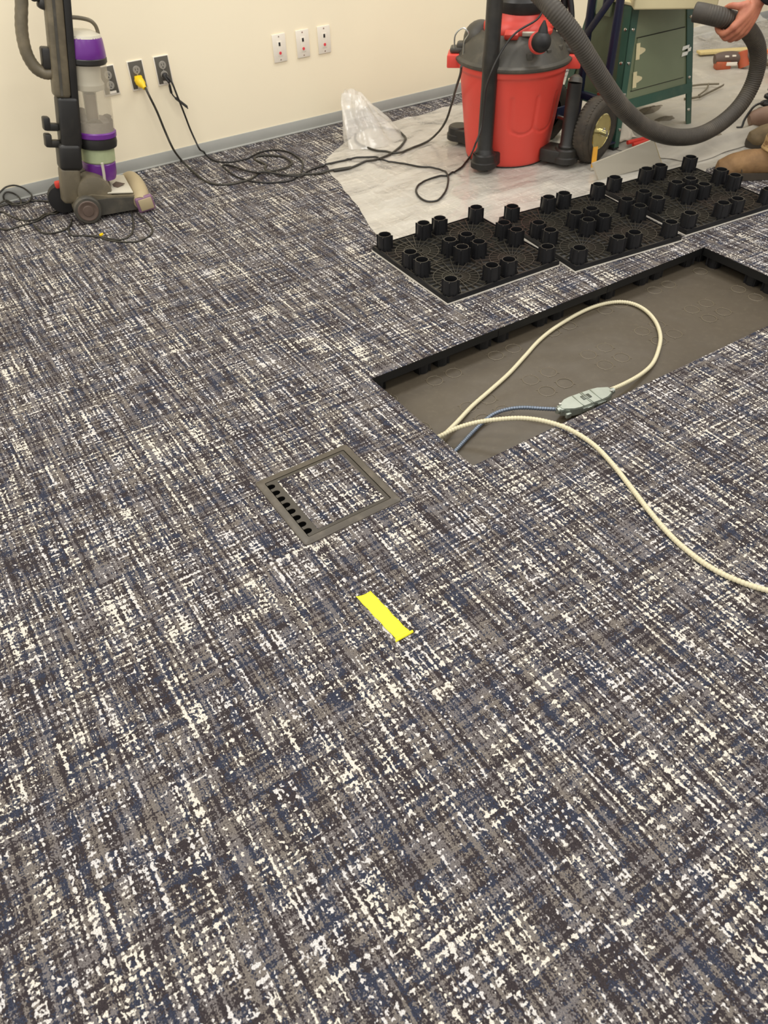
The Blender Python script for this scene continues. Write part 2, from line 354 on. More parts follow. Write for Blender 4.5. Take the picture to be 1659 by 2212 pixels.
# traced cable and cord runs, metres
P = {'extension_cord_path': [(1.129, 3.69, 0.354), (1.13, 3.66, 0.323), (1.15, 3.66, 0.252), (1.168, 3.66, 0.163), (1.185, 3.65, 0.087), (1.238, 3.727, 0.006), (1.231, 3.628, 0.004), (1.226, 3.536, 0.004), (1.224, 3.435, 0.004), (1.23, 3.39, 0.004), (1.243, 3.36, 0.004), (1.272, 3.327, 0.004), (1.311, 3.308, 0.004), (1.351, 3.306, 0.004), (1.387, 3.308, 0.004), (1.421, 3.322, 0.004), (1.457, 3.349, 0.004), (1.47, 3.346, 0.01), (1.514, 3.325, 0.01), (1.576, 3.319, 0.01), (1.633, 3.346, 0.01), (1.648, 3.392, 0.008), (1.648, 3.457, 0.004), (1.623, 3.5, 0.004), (1.591, 3.532, 0.004), (1.555, 3.546, 0.004), (1.53, 3.535, 0.004), (1.527, 3.5, 0.004), (1.535, 3.458, 0.004), (1.535, 3.422, 0.004), (1.511, 3.384, 0.004), (1.497, 3.318, 0.012), (1.519, 3.28, 0.01), (1.562, 3.241, 0.004), (1.61, 3.21, 0.004), (1.663, 3.18, 0.004), (1.723, 3.163, 0.004), (1.767, 3.156, 0.004), (1.833, 3.14, 0.004), (1.744, 3.149, 0.004), (1.815, 3.136, 0.004), (1.897, 3.138, 0.004), (1.983, 3.145, 0.008), (2.057, 3.163, 0.01), (2.132, 3.205, 0.004), (2.203, 3.254, 0.004), (2.243, 3.296, 0.004), (2.268, 3.361, 0.004)],
 'vac_side_cord_path': [(2.177, 2.788, 0.434), (2.209, 2.835, 0.389), (2.227, 2.877, 0.34), (2.27, 2.949, 0.284), (2.304, 3.002, 0.244), (2.329, 3.051, 0.194), (2.332, 3.077, 0.145), (2.345, 3.124, 0.095), (2.337, 3.158, 0.054), (2.318, 3.198, 0.014), (2.241, 3.183, 0.004), (2.16, 3.167, 0.004), (2.095, 3.15, 0.014), (2.07, 3.207, 0.004), (2.042, 3.252, 0.004), (2.03, 3.317, 0.004), (2.026, 3.386, 0.004), (2.046, 3.453, 0.004), (2.076, 3.497, 0.004), (2.099, 3.53, 0.004)],
 'pile_cord_path': [(1.243, 3.7, 0.369), (1.255, 3.69, 0.345), (1.263, 3.68, 0.295), (1.273, 3.68, 0.249), (1.287, 3.69, 0.194), (1.297, 3.69, 0.144), (1.306, 3.68, 0.1), (1.314, 3.66, 0.058), (1.355, 3.727, 0.021), (1.363, 3.722, 0.004), (1.361, 3.664, 0.004), (1.37, 3.612, 0.004), (1.393, 3.582, 0.004), (1.429, 3.559, 0.004), (1.473, 3.554, 0.004), (1.508, 3.556, 0.004), (1.53, 3.562, 0.008), (1.581, 3.589, 0.004), (1.63, 3.59, 0.004), (1.66, 3.573, 0.004), (1.689, 3.535, 0.004), (1.703, 3.486, 0.004), (1.701, 3.42, 0.004), (1.692, 3.36, 0.004), (1.675, 3.316, 0.004), (1.651, 3.278, 0.004), (1.613, 3.225, 0.004), (1.582, 3.201, 0.004), (1.55, 3.186, 0.004), (1.515, 3.187, 0.004), (1.471, 3.207, 0.004), (1.431, 3.235, 0.004), (1.398, 3.277, 0.004), (1.379, 3.319, 0.004), (1.363, 3.371, 0.004), (1.36, 3.441, 0.004), (1.364, 3.508, 0.004), (1.37, 3.547, 0.004), (1.387, 3.537, 0.006), (1.403, 3.492, 0.008), (1.413, 3.435, 0.01), (1.433, 3.382, 0.01), (1.455, 3.333, 0.014), (1.484, 3.318, 0.014)],
 'vac_power_cord_path': [(1.55, 3.186, 0.004), (1.58, 3.189, 0.01), (1.64, 3.224, 0.004), (1.698, 3.242, 0.004), (1.756, 3.243, 0.004), (1.813, 3.234, 0.004), (1.887, 3.227, 0.004), (1.776, 3.236, 0.004), (1.838, 3.232, 0.004), (1.915, 3.232, 0.004), (1.953, 3.212, 0.004), (1.99, 3.173, 0.004), (1.993, 3.112, 0.014), (2.022, 3.08, 0.004), (2.057, 3.017, 0.004), (2.084, 2.945, 0.004), (2.124, 2.892, 0.004), (2.137, 2.854, 0.004), (2.131, 2.81, 0.004), (2.099, 2.753, 0.004), (2.032, 2.674, 0.004), (1.979, 2.626, 0.004), (1.929, 2.597, 0.004), (1.893, 2.606, 0.004), (1.879, 2.641, 0.004), (1.886, 2.685, 0.004), (1.909, 2.73, 0.004), (1.947, 2.765, 0.004), (1.993, 2.788, 0.004), (2.041, 2.798, 0.004), (2.092, 2.799, 0.004), (2.121, 2.784, 0.012), (2.18, 2.807, 0.004), (2.237, 2.833, 0.004), (2.295, 2.875, 0.004), (2.319, 2.88, 0.024)],
 'upright_cord_0': [(0.36, 3.699, 0.012), (0.39, 3.717, 0.012), (0.419, 3.727, 0.015), (0.437, 3.681, 0.012), (0.458, 3.645, 0.012), (0.474, 3.693, 0.012), (0.47, 3.727, 0.024), (0.45, 3.727, 0.042), (0.431, 3.727, 0.047), (0.415, 3.727, 0.033), (0.417, 3.724, 0.012), (0.436, 3.661, 0.012), (0.484, 3.645, 0.012), (0.526, 3.709, 0.012), (0.52, 3.727, 0.03), (0.501, 3.727, 0.052), (0.472, 3.727, 0.067), (0.438, 3.727, 0.067), (0.407, 3.727, 0.052), (0.373, 3.727, 0.03)],
 'upright_cord_1': [(0.355, 3.688, 0.004), (0.401, 3.706, 0.004), (0.447, 3.698, 0.004), (0.507, 3.68, 0.004), (0.556, 3.649, 0.004), (0.589, 3.596, 0.004), (0.602, 3.533, 0.004), (0.586, 3.492, 0.004), (0.555, 3.476, 0.004), (0.529, 3.503, 0.004), (0.486, 3.471, 0.004), (0.439, 3.482, 0.004), (0.407, 3.538, 0.004), (0.387, 3.611, 0.004), (0.37, 3.644, 0.004), (0.337, 3.61, 0.004)],
 'upright_cord_2': [(0.313, 3.503, 0.004), (0.328, 3.467, 0.004), (0.354, 3.436, 0.004), (0.386, 3.436, 0.004), (0.428, 3.441, 0.004), (0.481, 3.451, 0.004), (0.523, 3.482, 0.004), (0.57, 3.498, 0.004), (0.617, 3.541, 0.004), (0.644, 3.602, 0.004)],
 'upright_cord_3': [(0.456, 3.42, 0.004), (0.456, 3.359, 0.004), (0.464, 3.311, 0.004), (0.494, 3.288, 0.004), (0.53, 3.285, 0.004), (0.564, 3.301, 0.004), (0.586, 3.334, 0.004), (0.6, 3.373, 0.004)],
 'upright_cord_4': [(0.57, 3.309, 0.004), (0.553, 3.25, 0.004), (0.557, 3.211, 0.004), (0.591, 3.186, 0.004), (0.628, 3.147, 0.004), (0.665, 3.096, 0.004), (0.694, 3.06, 0.004), (0.726, 3.056, 0.004), (0.757, 3.084, 0.004), (0.787, 3.145, 0.004), (0.812, 3.225, 0.004), (0.83, 3.287, 0.004)],
 'upright_cord_5': [(0.631, 3.156, 0.004), (0.665, 3.073, 0.004), (0.719, 3.015, 0.004), (0.763, 2.999, 0.004), (0.81, 3.021, 0.004), (0.837, 3.059, 0.004), (0.848, 3.123, 0.004), (0.849, 3.196, 0.004), (0.849, 3.266, 0.004)],
 'cream_loop': [(1.0013, 1.3616, -0.055), (1.0418, 1.3617, -0.052), (1.1127, 1.39, -0.055), (1.2088, 1.4364, -0.0625), (1.3062, 1.4694, -0.0625), (1.4103, 1.506, -0.0625), (1.5176, 1.5531, -0.0625), (1.6153, 1.5966, -0.0625), (1.7143, 1.6265, -0.0625), (1.8414, 1.6484, -0.0625), (1.9312, 1.6501, -0.0625), (2.0019, 1.6307, -0.0625), (2.0401, 1.5903, -0.0625), (2.0429, 1.5283, -0.0625), (2.0125, 1.454, -0.0625), (1.9576, 1.3836, -0.0625), (1.8886, 1.3287, -0.0625), (1.8095, 1.282, -0.0605), (1.7285, 1.256, -0.0545), (1.6397, 1.2404, -0.0445), (1.5711, 1.2356, -0.0375)],
 'cream_lead': [(1.0, 1.36, -0.045), (1.0306, 1.3536, -0.04), (1.0764, 1.3437, -0.028), (1.1277, 1.3156, -0.012), (1.1755, 1.274, 0.004), (1.2211, 1.2306, 0.014), (1.259, 1.1791, 0.018), (1.2881, 1.1187, 0.016), (1.3002, 1.0423, 0.011), (1.2887, 0.9626, 0.0075), (1.2622, 0.8726, 0.007), (1.2345, 0.7857, 0.007), (1.2144, 0.7097, 0.007), (1.2056, 0.6468, 0.007), (1.2067, 0.5819, 0.007), (1.2197, 0.5294, 0.007), (1.2449, 0.4764, 0.007), (1.2793, 0.432, 0.007), (1.3336, 0.3804, 0.007)],
 'steel_cable': [(0.9872, 1.2763, -0.0625), (1.0514, 1.3021, -0.0625), (1.1052, 1.3251, -0.0625), (1.176, 1.351, -0.0605), (1.2278, 1.3623, -0.0565), (1.2713, 1.352, -0.0505), (1.31, 1.3255, -0.0445), (1.3449, 1.285, -0.0385), (1.3845, 1.2445, -0.0345)],
 'connector': [(1.3813, 1.2468, -0.0345), (1.5631, 1.2279, -0.0365)],
 'sheet_left': [(1.799, 3.314, 0.0), (1.731, 3.168, 0.0), (1.705, 3.029, 0.0), (1.646, 2.835, 0.0), (1.602, 2.671, 0.0), (1.542, 2.497, 0.0), (1.529, 2.403, 0.0)],
 'sheet_top': [(1.799, 3.314, 0.0), (1.897, 3.394, 0.0), (1.977, 3.453, 0.0), (2.123, 3.706, 0.0), (2.375, 3.561, 0.0), (2.493, 3.561, 0.0), (2.675, 3.562, 0.0), (2.824, 3.594, 0.0)],
 'drop': [(4.179, 3.595, 0.0), (4.522, 3.471, 0.0), (4.717, 3.463, 0.0), (4.683, 3.348, 0.0), (4.762, 3.239, 0.0), (4.74, 3.093, 0.0)],
 'hose': [(2.188, 2.52, 0.781), (2.246, 2.44, 0.722), (2.259, 2.36, 0.675), (2.315, 2.31, 0.604), (2.385, 2.28, 0.516), (2.471, 2.26, 0.42), (2.571, 2.25, 0.327), (2.7, 2.25, 0.24), (2.815, 2.24, 0.184), (2.929, 2.23, 0.149), (3.053, 2.22, 0.136), (3.167, 2.21, 0.16), (3.253, 2.2, 0.213), (3.305, 2.2, 0.281), (3.313, 2.2, 0.36), (3.278, 2.2, 0.435), (3.203, 2.2, 0.501), (3.11, 2.2, 0.549), (3.02, 2.22, 0.578), (2.966, 2.27, 0.592), (2.947, 2.3, 0.595)],
 'misc': [(3.874, 2.812, 0.0), (3.769, 2.825, 0.0), (3.775, 2.79, 0.0), (4.019, 2.852, 0.0), (3.989, 2.909, 0.0)],
 'vac_cord_up': [(2.164, 2.66, 0.159), (2.207, 2.676, 0.22), (2.222, 2.683, 0.32), (2.228, 2.683, 0.369), (2.251, 2.677, 0.434), (2.31, 2.691, 0.494), (2.38, 2.697, 0.541), (2.476, 2.692, 0.571), (2.535, 2.72, 0.593)],
 'knob': [(2.443, 2.614, 0.512)],
 'handleL': [(2.287, 2.978, 0.421), (2.651, 2.564, 0.44)],
 'wire': [(2.267, 2.956, 0.456), (2.268, 2.955, 0.505), (2.291, 2.935, 0.531), (2.31, 2.917, 0.511), (2.297, 2.929, 0.48), (2.296, 2.931, 0.428)]}
# ------------------------------------------------------------------ setting: wall, base, floor of loose-laid carpet tiles
U0, V0, T, D = 0.994, 1.655, 0.4917, 0.070      # hole corner, tile pitch, depth of the cavity
WALL = 3.742
tag(obj('wall_back', MB().box((2.4, WALL+.06, 1.4), (11.0, .12, 2.8)), M['wall']), kind='structure')
bb = MB(); bb.box((2.4, WALL-.0025, .029), (11.0, .005, .055), bev=.0015); bb.box((2.4, WALL-.006, .004), (11.0, .012, .008), bev=.003)
tag(obj('baseboard_back', bb, M['base']), kind='structure')
fl = MB(); n = 0
fl.grid(lambda a, b: V3(-1.7+8.7*a, -1.4+5.14*b, -D+.0012*noise.noise(Vector((a*60, b*40, 3)))), 160, 100)
floor = tag(obj('floor', fl, M['membrane'], angle=80), kind='structure')

# ------------------------------------------------------------------ plastic sheeting on the floor
def interp(tab, x):
    if x <= tab[0][0]: return tab[0][1]
    for (a, b), (c, d) in zip(tab, tab[1:]):
        if x <= c: return b+(d-b)*(x-a)/(c-a)
    return tab[-1][1]
LEFT = [(2.0, 1.56), (2.30, 1.525), (2.40, 1.53), (2.50, 1.542), (2.67, 1.602), (2.835, 1.646), (3.03, 1.705), (3.17, 1.731), (3.31, 1.80)]
TOP = [(1.56, 3.30), (1.80, 3.314), (1.90, 3.394), (1.98, 3.453), (2.10, 3.52), (2.25, 3.56), (2.50, 3.565), (2.82, 3.60), (3.6, 3.66), (5.4, 3.72)]
BOT = [(1.5, 2.02), (2.9, 2.02), (3.08, 2.16), (5.4, 2.10)]
def nz(x, y, k, s=0.0): return noise.noise(Vector((x*k, y*k, s)))
def ridge(x, y, k, s): return (1-abs(nz(x, y, k, s))*2)
def sheet_h(u, v):
    L = interp(LEFT, v)
    if u < L-.02 or v > interp(TOP, u)+.02: return 0.0
    near = min(1, max(0, (v-2.32)/.25)); amp = .25+.75*near
    rx = u*.93+v*.36; ry = -u*.36+v*.93
    f = max(0, noise.noise(Vector((rx*2.1, ry*8.5, 1.7))))*.024+max(0, ridge(rx*.6, ry, 5.2, 8.1)-.55)*.020+.002*nz(u, v, 30, 2)
    if u > 3.1: f *= .5
    if u < L+.10: f *= .35
    z = .0015+max(0, f)*amp*.75
    if math.hypot(u-2.52, v-2.85) < .36: z = min(z, .003)
    if v < 2.34 and u < 3.1: z = min(z, .0035)
    if u > 3.8 and v > 3.40:                                    # film gathered up against the wall
        k = min(1, (v-3.40)/.22)*min(1, (u-3.8)/.5); z += k*(.055+.035*nz(u, v, 6, 9)+.02*ridge(u, v*2, 7, 3))
    return max(.0012, z)
def slab(x0, x1, y0, y1, z0, z1, top=0, side=1):
    mb = MB(); mb.box(((x0+x1)/2, (y0+y1)/2, (z0+z1)/2), (x1-x0, y1-y0, z1-z0), mi=side)
    for f in mb.bm.faces:
        if f.normal.z > .9: f.material_index = top
    return mb
# one chassis pedestal, base at z=0, standing up
def pedestal_mb(h=.060):
    mb = MB(); n = 16
    prof = [(.0290, 0), (.0275, .010), (.0246, h-.002), (.0243, h), (.0222, h), (.0218, h-.010), (.0240, .002)]
    mb.lathe(prof, seg=n, close=False)
    for k in range(4):
        a = math.pi/4+k*math.pi/2; c, s_ = math.cos(a), math.sin(a)
        rot = Matrix.Rotation(a, 3, 'Z')
        mb.box((c*.0270, s_*.0270, h/2-.001), (.0085, .0024, h-.002), rot)
    for k in range(6):
        a = k*math.pi/3+.3; rot = Matrix.Rotation(a, 3, 'Z')
        mb.box((math.cos(a)*.030, math.sin(a)*.030, .007), (.008, .0016, .014), rot)
    for f in mb.bm.faces:
        if f.normal.z > .9 and f.calc_center_median().z > h-.003: f.material_index = 1  # top ring faces take the lighter material as a painted highlight
    return mb
ped0 = obj('pedestal', pedestal_mb(), [M['blackplastic'], M['rib']], local=True); ped_me = ped0.data; bpy.data.objects.remove(ped0)
def link(name, me, parent, loc, rz=0.0, flip=False):
    o = bpy.data.objects.new(name, me); C.objects.link(o); o.parent = parent; o.location = loc
    o.rotation_euler = (math.pi if flip else 0, 0, rz); return o
OFF = .037
def node_offsets():
    out = []
    for i in (-1, 0, 1):
        for j in (-1, 0, 1):
            for a in (-1, 1):
                for b in (-1, 1):
                    x, y = i*T/2+a*OFF, j*T/2+b*OFF
                    if abs(x) < T/2 and abs(y) < T/2: out.append((x, y))
    return out
PED = node_offsets()                             # sixteen: one per corner, two per side, four in the middle
g = .0003
tile_me = obj('carpet_tile', slab(-T/2+g/2, T/2-g/2, -T/2+g/2, T/2-g/2, -.0075, 0), [M['carpet'], M['panelblack']], local=True)
pan_me = obj('base_panel', slab(-T/2+.001, T/2-.001, -T/2+.001, T/2-.001, -.030, -.0077), [M['panelblack'], M['panelblack']], local=True)
tm, pm = tile_me.data, pan_me.data; bpy.data.objects.remove(tile_me); bpy.data.objects.remove(pan_me)
for i in range(-5, 12):
    for j in range(-6, 5):
        if 0 <= i <= 2 and j == -1: continue                        # the three lifted tiles
        x0 = U0+i*T; y0 = V0+j*T
        if y0 >= WALL-.02: continue
        cxx, cyy = x0+T/2, y0+T/2
        if y0+T > WALL-.005:
            t_ = obj('carpet_tile', slab(-T/2+g/2, T/2-g/2, -T/2+g/2, WALL-.006-cyy, -.0075, 0), [M['carpet'], M['panelblack']], local=True); t_.parent = floor
        else: t_ = link('carpet_tile', tm, floor, (0, 0, 0))
        t_.location = (cxx, cyy, 0)
        if -1 <= i <= 3 and -2 <= j <= 0:
            link('base_panel', pm, t_, (0, 0, 0))
            for px_, py_ in PED:
                wx, wy = cxx+px_, cyy+py_
                if (-.05+U0 < wx < U0+3*T+.06) and (V0-T-.06 < wy < V0+.06): link('pedestal', ped_me, t_, (px_, py_, -.0100), flip=True)
# rings pressed into the underlay where the lifted pedestals stood
ring = MB(); ring.lathe([(.0262, 0), (.0256, .0008), (.0246, .0009), (.0240, 0)], seg=28, close=False)
for k in range(4): ring.box((math.cos(math.pi/4+k*math.pi/2)*.030, math.sin(math.pi/4+k*math.pi/2)*.030, .0003), (.006, .0014, .0008), Matrix.Rotation(math.pi/4+k*math.pi/2, 3, 'Z'))
r0 = obj('pedestal_imprint', ring, M['imprint'], local=True); rm = r0.data; bpy.data.objects.remove(r0)
for i in range(3):
    for x, y in PED: link('pedestal_imprint', rm, floor, (U0+T*(i+.5)+x, V0-T/2+y, -D+.0006))

# ------------------------------------------------------------------ three lifted tiles lying upside down
S_ = .500
def rib(mb, p, q, z0, z1, wd=.0019):
    p = Vector((p[0], p[1], 0)); q = Vector((q[0], q[1], 0)); d = q-p; L = d.length
    if L < 1e-5: return
    mb.box(((p.x+q.x)/2, (p.y+q.y)/2, (z0+z1)/2), (L, wd, z1-z0), Matrix.Rotation(math.atan2(d.y, d.x), 3, 'Z'))
def lattice():
    mb = MB(); H = S_/4
    for qx in (-1, 1):
        for qy in (-1, 1):
            c = Vector((qx*H, qy*H))
            for k in range(24):
                a = k*math.pi/12+.06; d = Vector((math.cos(a), math.sin(a)))
                L = min((H-.004)/max(abs(d.x), 1e-6), (H-.004)/max(abs(d.y), 1e-6))
                r0_ = .0 if k % 6 == 0 else .022
                rib(mb, c+d*r0_, c+d*L, .0105, .0185)
            for r in (.022, .050, .082, .114):
                n = 24
                for k in range(n):
                    a, b = 2*math.pi*k/n, 2*math.pi*(k+1)/n
                    rib(mb, c+Vector((math.cos(a), math.sin(a)))*r, c+Vector((math.cos(b), math.sin(b)))*r, .0105, .0175)
    for nx in (-1, 0, 1):
        for ny in (-1, 0, 1):
            for k in range(8):
                a = math.pi/8+k*math.pi/4; d = Vector((math.cos(a), math.sin(a))); p = Vector((nx*S_/2, ny*S_/2))
                q = p+d*.075
                if abs(q.x) < S_/2-.004 and abs(q.y) < S_/2-.004 and abs(p.x) < .24 and abs(p.y) < .24: rib(mb, p, q, .0105, .018)
    for t_ in (-1, 0, 1):
        rib(mb, (t_*(S_/2-.012), -S_/2+.004), (t_*(S_/2-.012), S_/2-.004), .0105, .019, .0022); rib(mb, (-S_/2+.004, t_*(S_/2-.012)), (S_/2-.004, t_*(S_/2-.012)), .0105, .019, .0022)
    return mb
def frame_mb(x, y, t, z0, z1, bev=0.0, cx=0, cy=0):
    mb = MB()
    mb.box((cx-x/2+t/2, cy, (z0+z1)/2), (t, y, z1-z0), bev=bev); mb.box((cx+x/2-t/2, cy, (z0+z1)/2), (t, y, z1-z0), bev=bev)
    mb.box((cx, cy-y/2+t/2, (z0+z1)/2), (x-2*t+.0004, t, z1-z0), bev=bev); mb.box((cx, cy+y/2-t/2, (z0+z1)/2), (x-2*t+.0004, t, z1-z0), bev=bev)
    return mb
lat = obj('rib_lattice', lattice(), M['rib'], local=True); lat_me = lat.data; bpy.data.objects.remove(lat)
ft0 = None
for (ax, ay, rz, lab) in (
        (1.441, 1.874, -.025, 'black floor tile lying upside down, leftmost of the three, with its pedestals pointing up'),
        (1.9465, 1.790, -.105, 'middle black floor tile of the three upside down, in front of the red wet vacuum'),
        (2.487, 1.757, -.078, 'rightmost black upside down floor tile, beside the tan boot')):
    c_, s_ = math.cos(rz), math.sin(rz)
    cxx = ax+c_*S_/2-s_*S_/2; cyy = ay+s_*S_/2+c_*S_/2
    t_ = thing('floor_tile', lab, 'floor tile', (cxx, cyy, 0), rz, 'lifted floor tiles lying upside down')
    if ft0 is None:
        ft0 = t_
        b_ = obj('carpet_backing', slab(-S_/2, S_/2, -S_/2, S_/2, .0004, .0044, 1, 1), [M['carpet'], M['backing']], t_, local=True)
        p_ = obj('base_plate', MB().box((0, 0, .0077), (S_-.004, S_-.004, .0062), bev=.0008), M['panelblack'], t_, local=True)
        f_ = obj('rim', frame_mb(S_-.006, S_-.006, .003, .0100, .0215), M['blackplastic'], t_, local=True)
        link('rib_lattice', lat_me, t_, (0, 0, 0)); base_parts = [b_, p_, f_]
    else:
        for o in base_parts: q = o.copy(); C.objects.link(q); q.parent = t_
        link('rib_lattice', lat_me, t_, (0, 0, 0))
    for x, y in PED: link('pedestal', ped_me, t_, (x*S_/T, y*S_/T, .0108))

# ------------------------------------------------------------------ floor box cover and tape
fb = thing('floor_box_cover', 'square dark grey floor box cover with a carpet inset, flush in the carpet', 'floor box', (.6305, 1.2955, 0))
W_, H_ = .277, .273
def rrect(x, y, r, n=6):
    out = []
    for sx, sy, a0 in ((1, 1, 0), (-1, 1, 90), (-1, -1, 180), (1, -1, 270)):
        for k in range(n+1):
            a = math.radians(a0+90*k/n); out.append((sx*(x/2-r)+r*math.cos(a), sy*(y/2-r)+r*math.sin(a)))
    return out
def ring_from(loops, mi=0):
    """loops: list of (polygon, z); bridges successive loops of equal length"""
    mb = MB(); rs = [[mb.bm.verts.new((x, y, z)) for x, y in p] for p, z in loops]
    for a, b in zip(rs, rs[1:]): mb.bridge(a, b)
    return mb
ix, iy = W_-.040, H_-.040
obj('outer_frame', ring_from([(rrect(W_, H_, .010), .0004), (rrect(W_-.002, H_-.002, .009), .0024), (rrect(W_-.014, H_-.014, .007), .0046), (rrect(ix, iy, .003), .0046), (rrect(ix, iy, .003), .0006)]), M['frame'], fb, local=True)
obj('gap_shade_sheet', MB().box((0, 0, .0008), (ix, iy, .0008)), M['gap_shade'], fb, local=True, label='black sheet painted as the shade in the gap around the lid')  # near-black sheet carries the shade of lid gap and notches in its colour
lx, ly = ix-.004, iy-.004
# lid: strip with eight cable notches on its left side, narrow strips on the other three
lid = MB(); y0, y1 = -ly/2, ly/2; xl = -lx/2; sw = .030
poly = [(xl+sw, y0), (xl+sw, y1), (xl, y1)]
for k in range(8):
    yc = y1-.0185-k*(ly-.037)/7; r = .0088
    poly.append((xl, yc+r))
    for q in range(9):
        a = math.pi/2-math.pi*q/8; poly.append((xl+.008+r*math.cos(a)*1.05, yc+r*math.sin(a)))
    poly.append((xl, yc-r))
poly.append((xl, y0))
lid.prism(poly, .0014, .0036)
for bx in ((lx/2-.0055, 0, .011, ly-.0202), ((xl+sw+lx/2)/2, ly/2-.005, lx-sw-.0002, .010), ((xl+sw+lx/2)/2, -ly/2+.005, lx-sw-.0002, .010)):
    lid.box((bx[0], bx[1], .0024), (bx[2], bx[3], .0024))
lidf = obj('lid_frame', lid, M['lid'], fb, local=True)
cw, ch = lx-sw-.011, ly-.020
obj('carpet_inset', MB().box((xl+sw+cw/2, 0, .0030), (cw+.001, ch+.001, .0030), bev=.0006), M['carpet'], fb, local=True, label='square carpet inset in the lid')
# tape
tp = MB(); A, B_, Cc, Dd = V3(.509, .963, 0), V3(.545, .954, 0), V3(.552, .813, 0), V3(.518, .817, 0)
def tape_pt(a, b):
    p = A.lerp(B_, a).lerp(Dd.lerp(Cc, a), b)
    z = .0016+.0010*math.sin(b*7+a*2)**2+.004*max(0, b-.86)/.14*(.5+.5*a)
    ragged = (.004*math.sin(a*3.1+.4)) if b < .01 else (.006*math.sin(a*2.6) if b > .99 else 0)
    return V3(p.x+.0006*math.sin(b*23+a*4), p.y-ragged, z)
tp.grid(tape_pt, 8, 28)
fold = lambda a, b: V3(.518+.040*a-.006*b*(1-a), .817-.004*a-.010*b+.004*a*b, .0052+.0035*math.sin(b*3.1)-.002*b)
tape = thing('tape_strip', 'short strip of fluorescent yellow tape stuck to the carpet', 'tape', (.53, .89, 0))
obj('strip', tp, M['tape'], tape, solid=.0003, angle=60)
fp = MB(); fp.grid(fold, 6, 5); obj('folded_end', fp, M['tape'], tape, solid=.0003, angle=60)

# ------------------------------------------------------------------ armoured cables and junction box in the cavity
def armour(pts, r, pitch):
    P_ = resample(catmull(pts, 14), pitch/5)
    k = (1.0, 1.02, 1.02, 1.0, .82)
    return MB().tube(P_, r, seg=10, smooth=False, rf=lambda t, i: r*k[i % 5])
c1 = thing('armoured_cable', 'cream armoured cable looping round on the floor of the open cavity', 'cable', P['cream_loop'][9], 0, 'armoured cables in the floor cavity')
obj('armour', armour(P['cream_loop'], .0066, .0085), M['cream_mc'], c1, angle=60)
c2 = thing('armoured_cable', 'cream armoured cable arching out of the cavity across the carpet to the right', 'cable', P['cream_lead'][8], 0, 'armoured cables in the floor cavity')
obj('armour', armour(P['cream_lead'], .0066, .0085), M['cream_mc'], c2, angle=60)
c3 = thing('armoured_cable', 'blue-grey steel armoured cable entering the junction box', 'cable', P['steel_cable'][3], 0, 'armoured cables in the floor cavity')
obj('armour', armour(P['steel_cable'], .0062, .0075), M['steel_mc'], c3, angle=60)
J0, J1 = Vector(P['connector'][0]), Vector(P['connector'][1]); jx = (J1-J0); jl = jx.length; ang = math.atan2(jx.y, jx.x)
jb = thing('junction_box', 'zinc cable junction box clamped between two armoured cables', 'junction box', tuple((J0+J1)/2-V3(0, 0, .018)), ang)
hl = jl/2
outline = [(-hl, -.009), (-hl+.030, -.026), (-hl+.050, -.029), (hl-.050, -.029), (hl-.028, -.026), (hl, -.012), (hl, .012), (hl-.028, .026), (hl-.050, .029), (-hl+.050, .029), (-hl+.030, .026), (-hl, .009)]
sc = lambda k: [(x*k if abs(x) < hl-.01 else x*(1-(1-k)*.4), y*k) for x, y in outline]
mb = ring_from([(outline, .002), (outline, .024)]); bot = [mb.bm.verts.new((x, y, .002)) for x, y in outline]; mb.face(bot[::-1]); top_ = [mb.bm.verts.new((x, y, .024)) for x, y in outline]; mb.face(top_)
obj('housing', mb, M['zinc'], jb, local=True, angle=30)
cov = MB().prism(sc(.97), .0245, .0275); obj('cover', cov, M['zinc'], jb, local=True, angle=30)
for x, wd in ((-.028, .003), (.0, .0022), (.006, .0022), (.036, .003)): obj('cover_rib', MB().box((x, 0, .0285), (wd, .055, .0022), bev=.0006), M['zinc'], jb, local=True)
obj('latch_plate', MB().box((.004, .004, .0285), (.030, .018, .0016), bev=.0005), M['zinc_dark'], jb, local=True, label='dark latch plate')
obj('side_latch', MB().box((-.012, -.031, .014), (.040, .004, .014), bev=.001).box((-.010, -.034, .018), (.016, .004, .007), bev=.001).box((.036, -.031, .017), (.030, .004, .006), bev=.001), M['zinc'], jb, local=True)
obj('side_recess', MB().box((.014, -.0305, .010), (.018, .002, .012)).box((.050, -.0285, .011), (.018, .002, .008)), M['zinc_dark'], jb, local=True, label='dark slots in the side')
for sx in (-1, 1):
    cl = obj('cable_clamp', MB().box((sx*(hl-.004), 0, .020), (.016, .026, .012), bev=.002).cyl((sx*(hl+.002), 0, .018), (sx*(hl+.012), 0, .018), .0095, seg=14), M['zinc'], jb, local=True)
    obj('screw', MB().cyl((sx*(hl-.006), -.010*sx, .025), (sx*(hl-.006), -.010*sx, .0315), .0045, .004, seg=12), M['steel'], cl, local=True)
obj('foot_tab', MB().box((-hl+.012, -.026, .010), (.018, .010, .016), bev=.003), M['zinc'], jb, local=True)

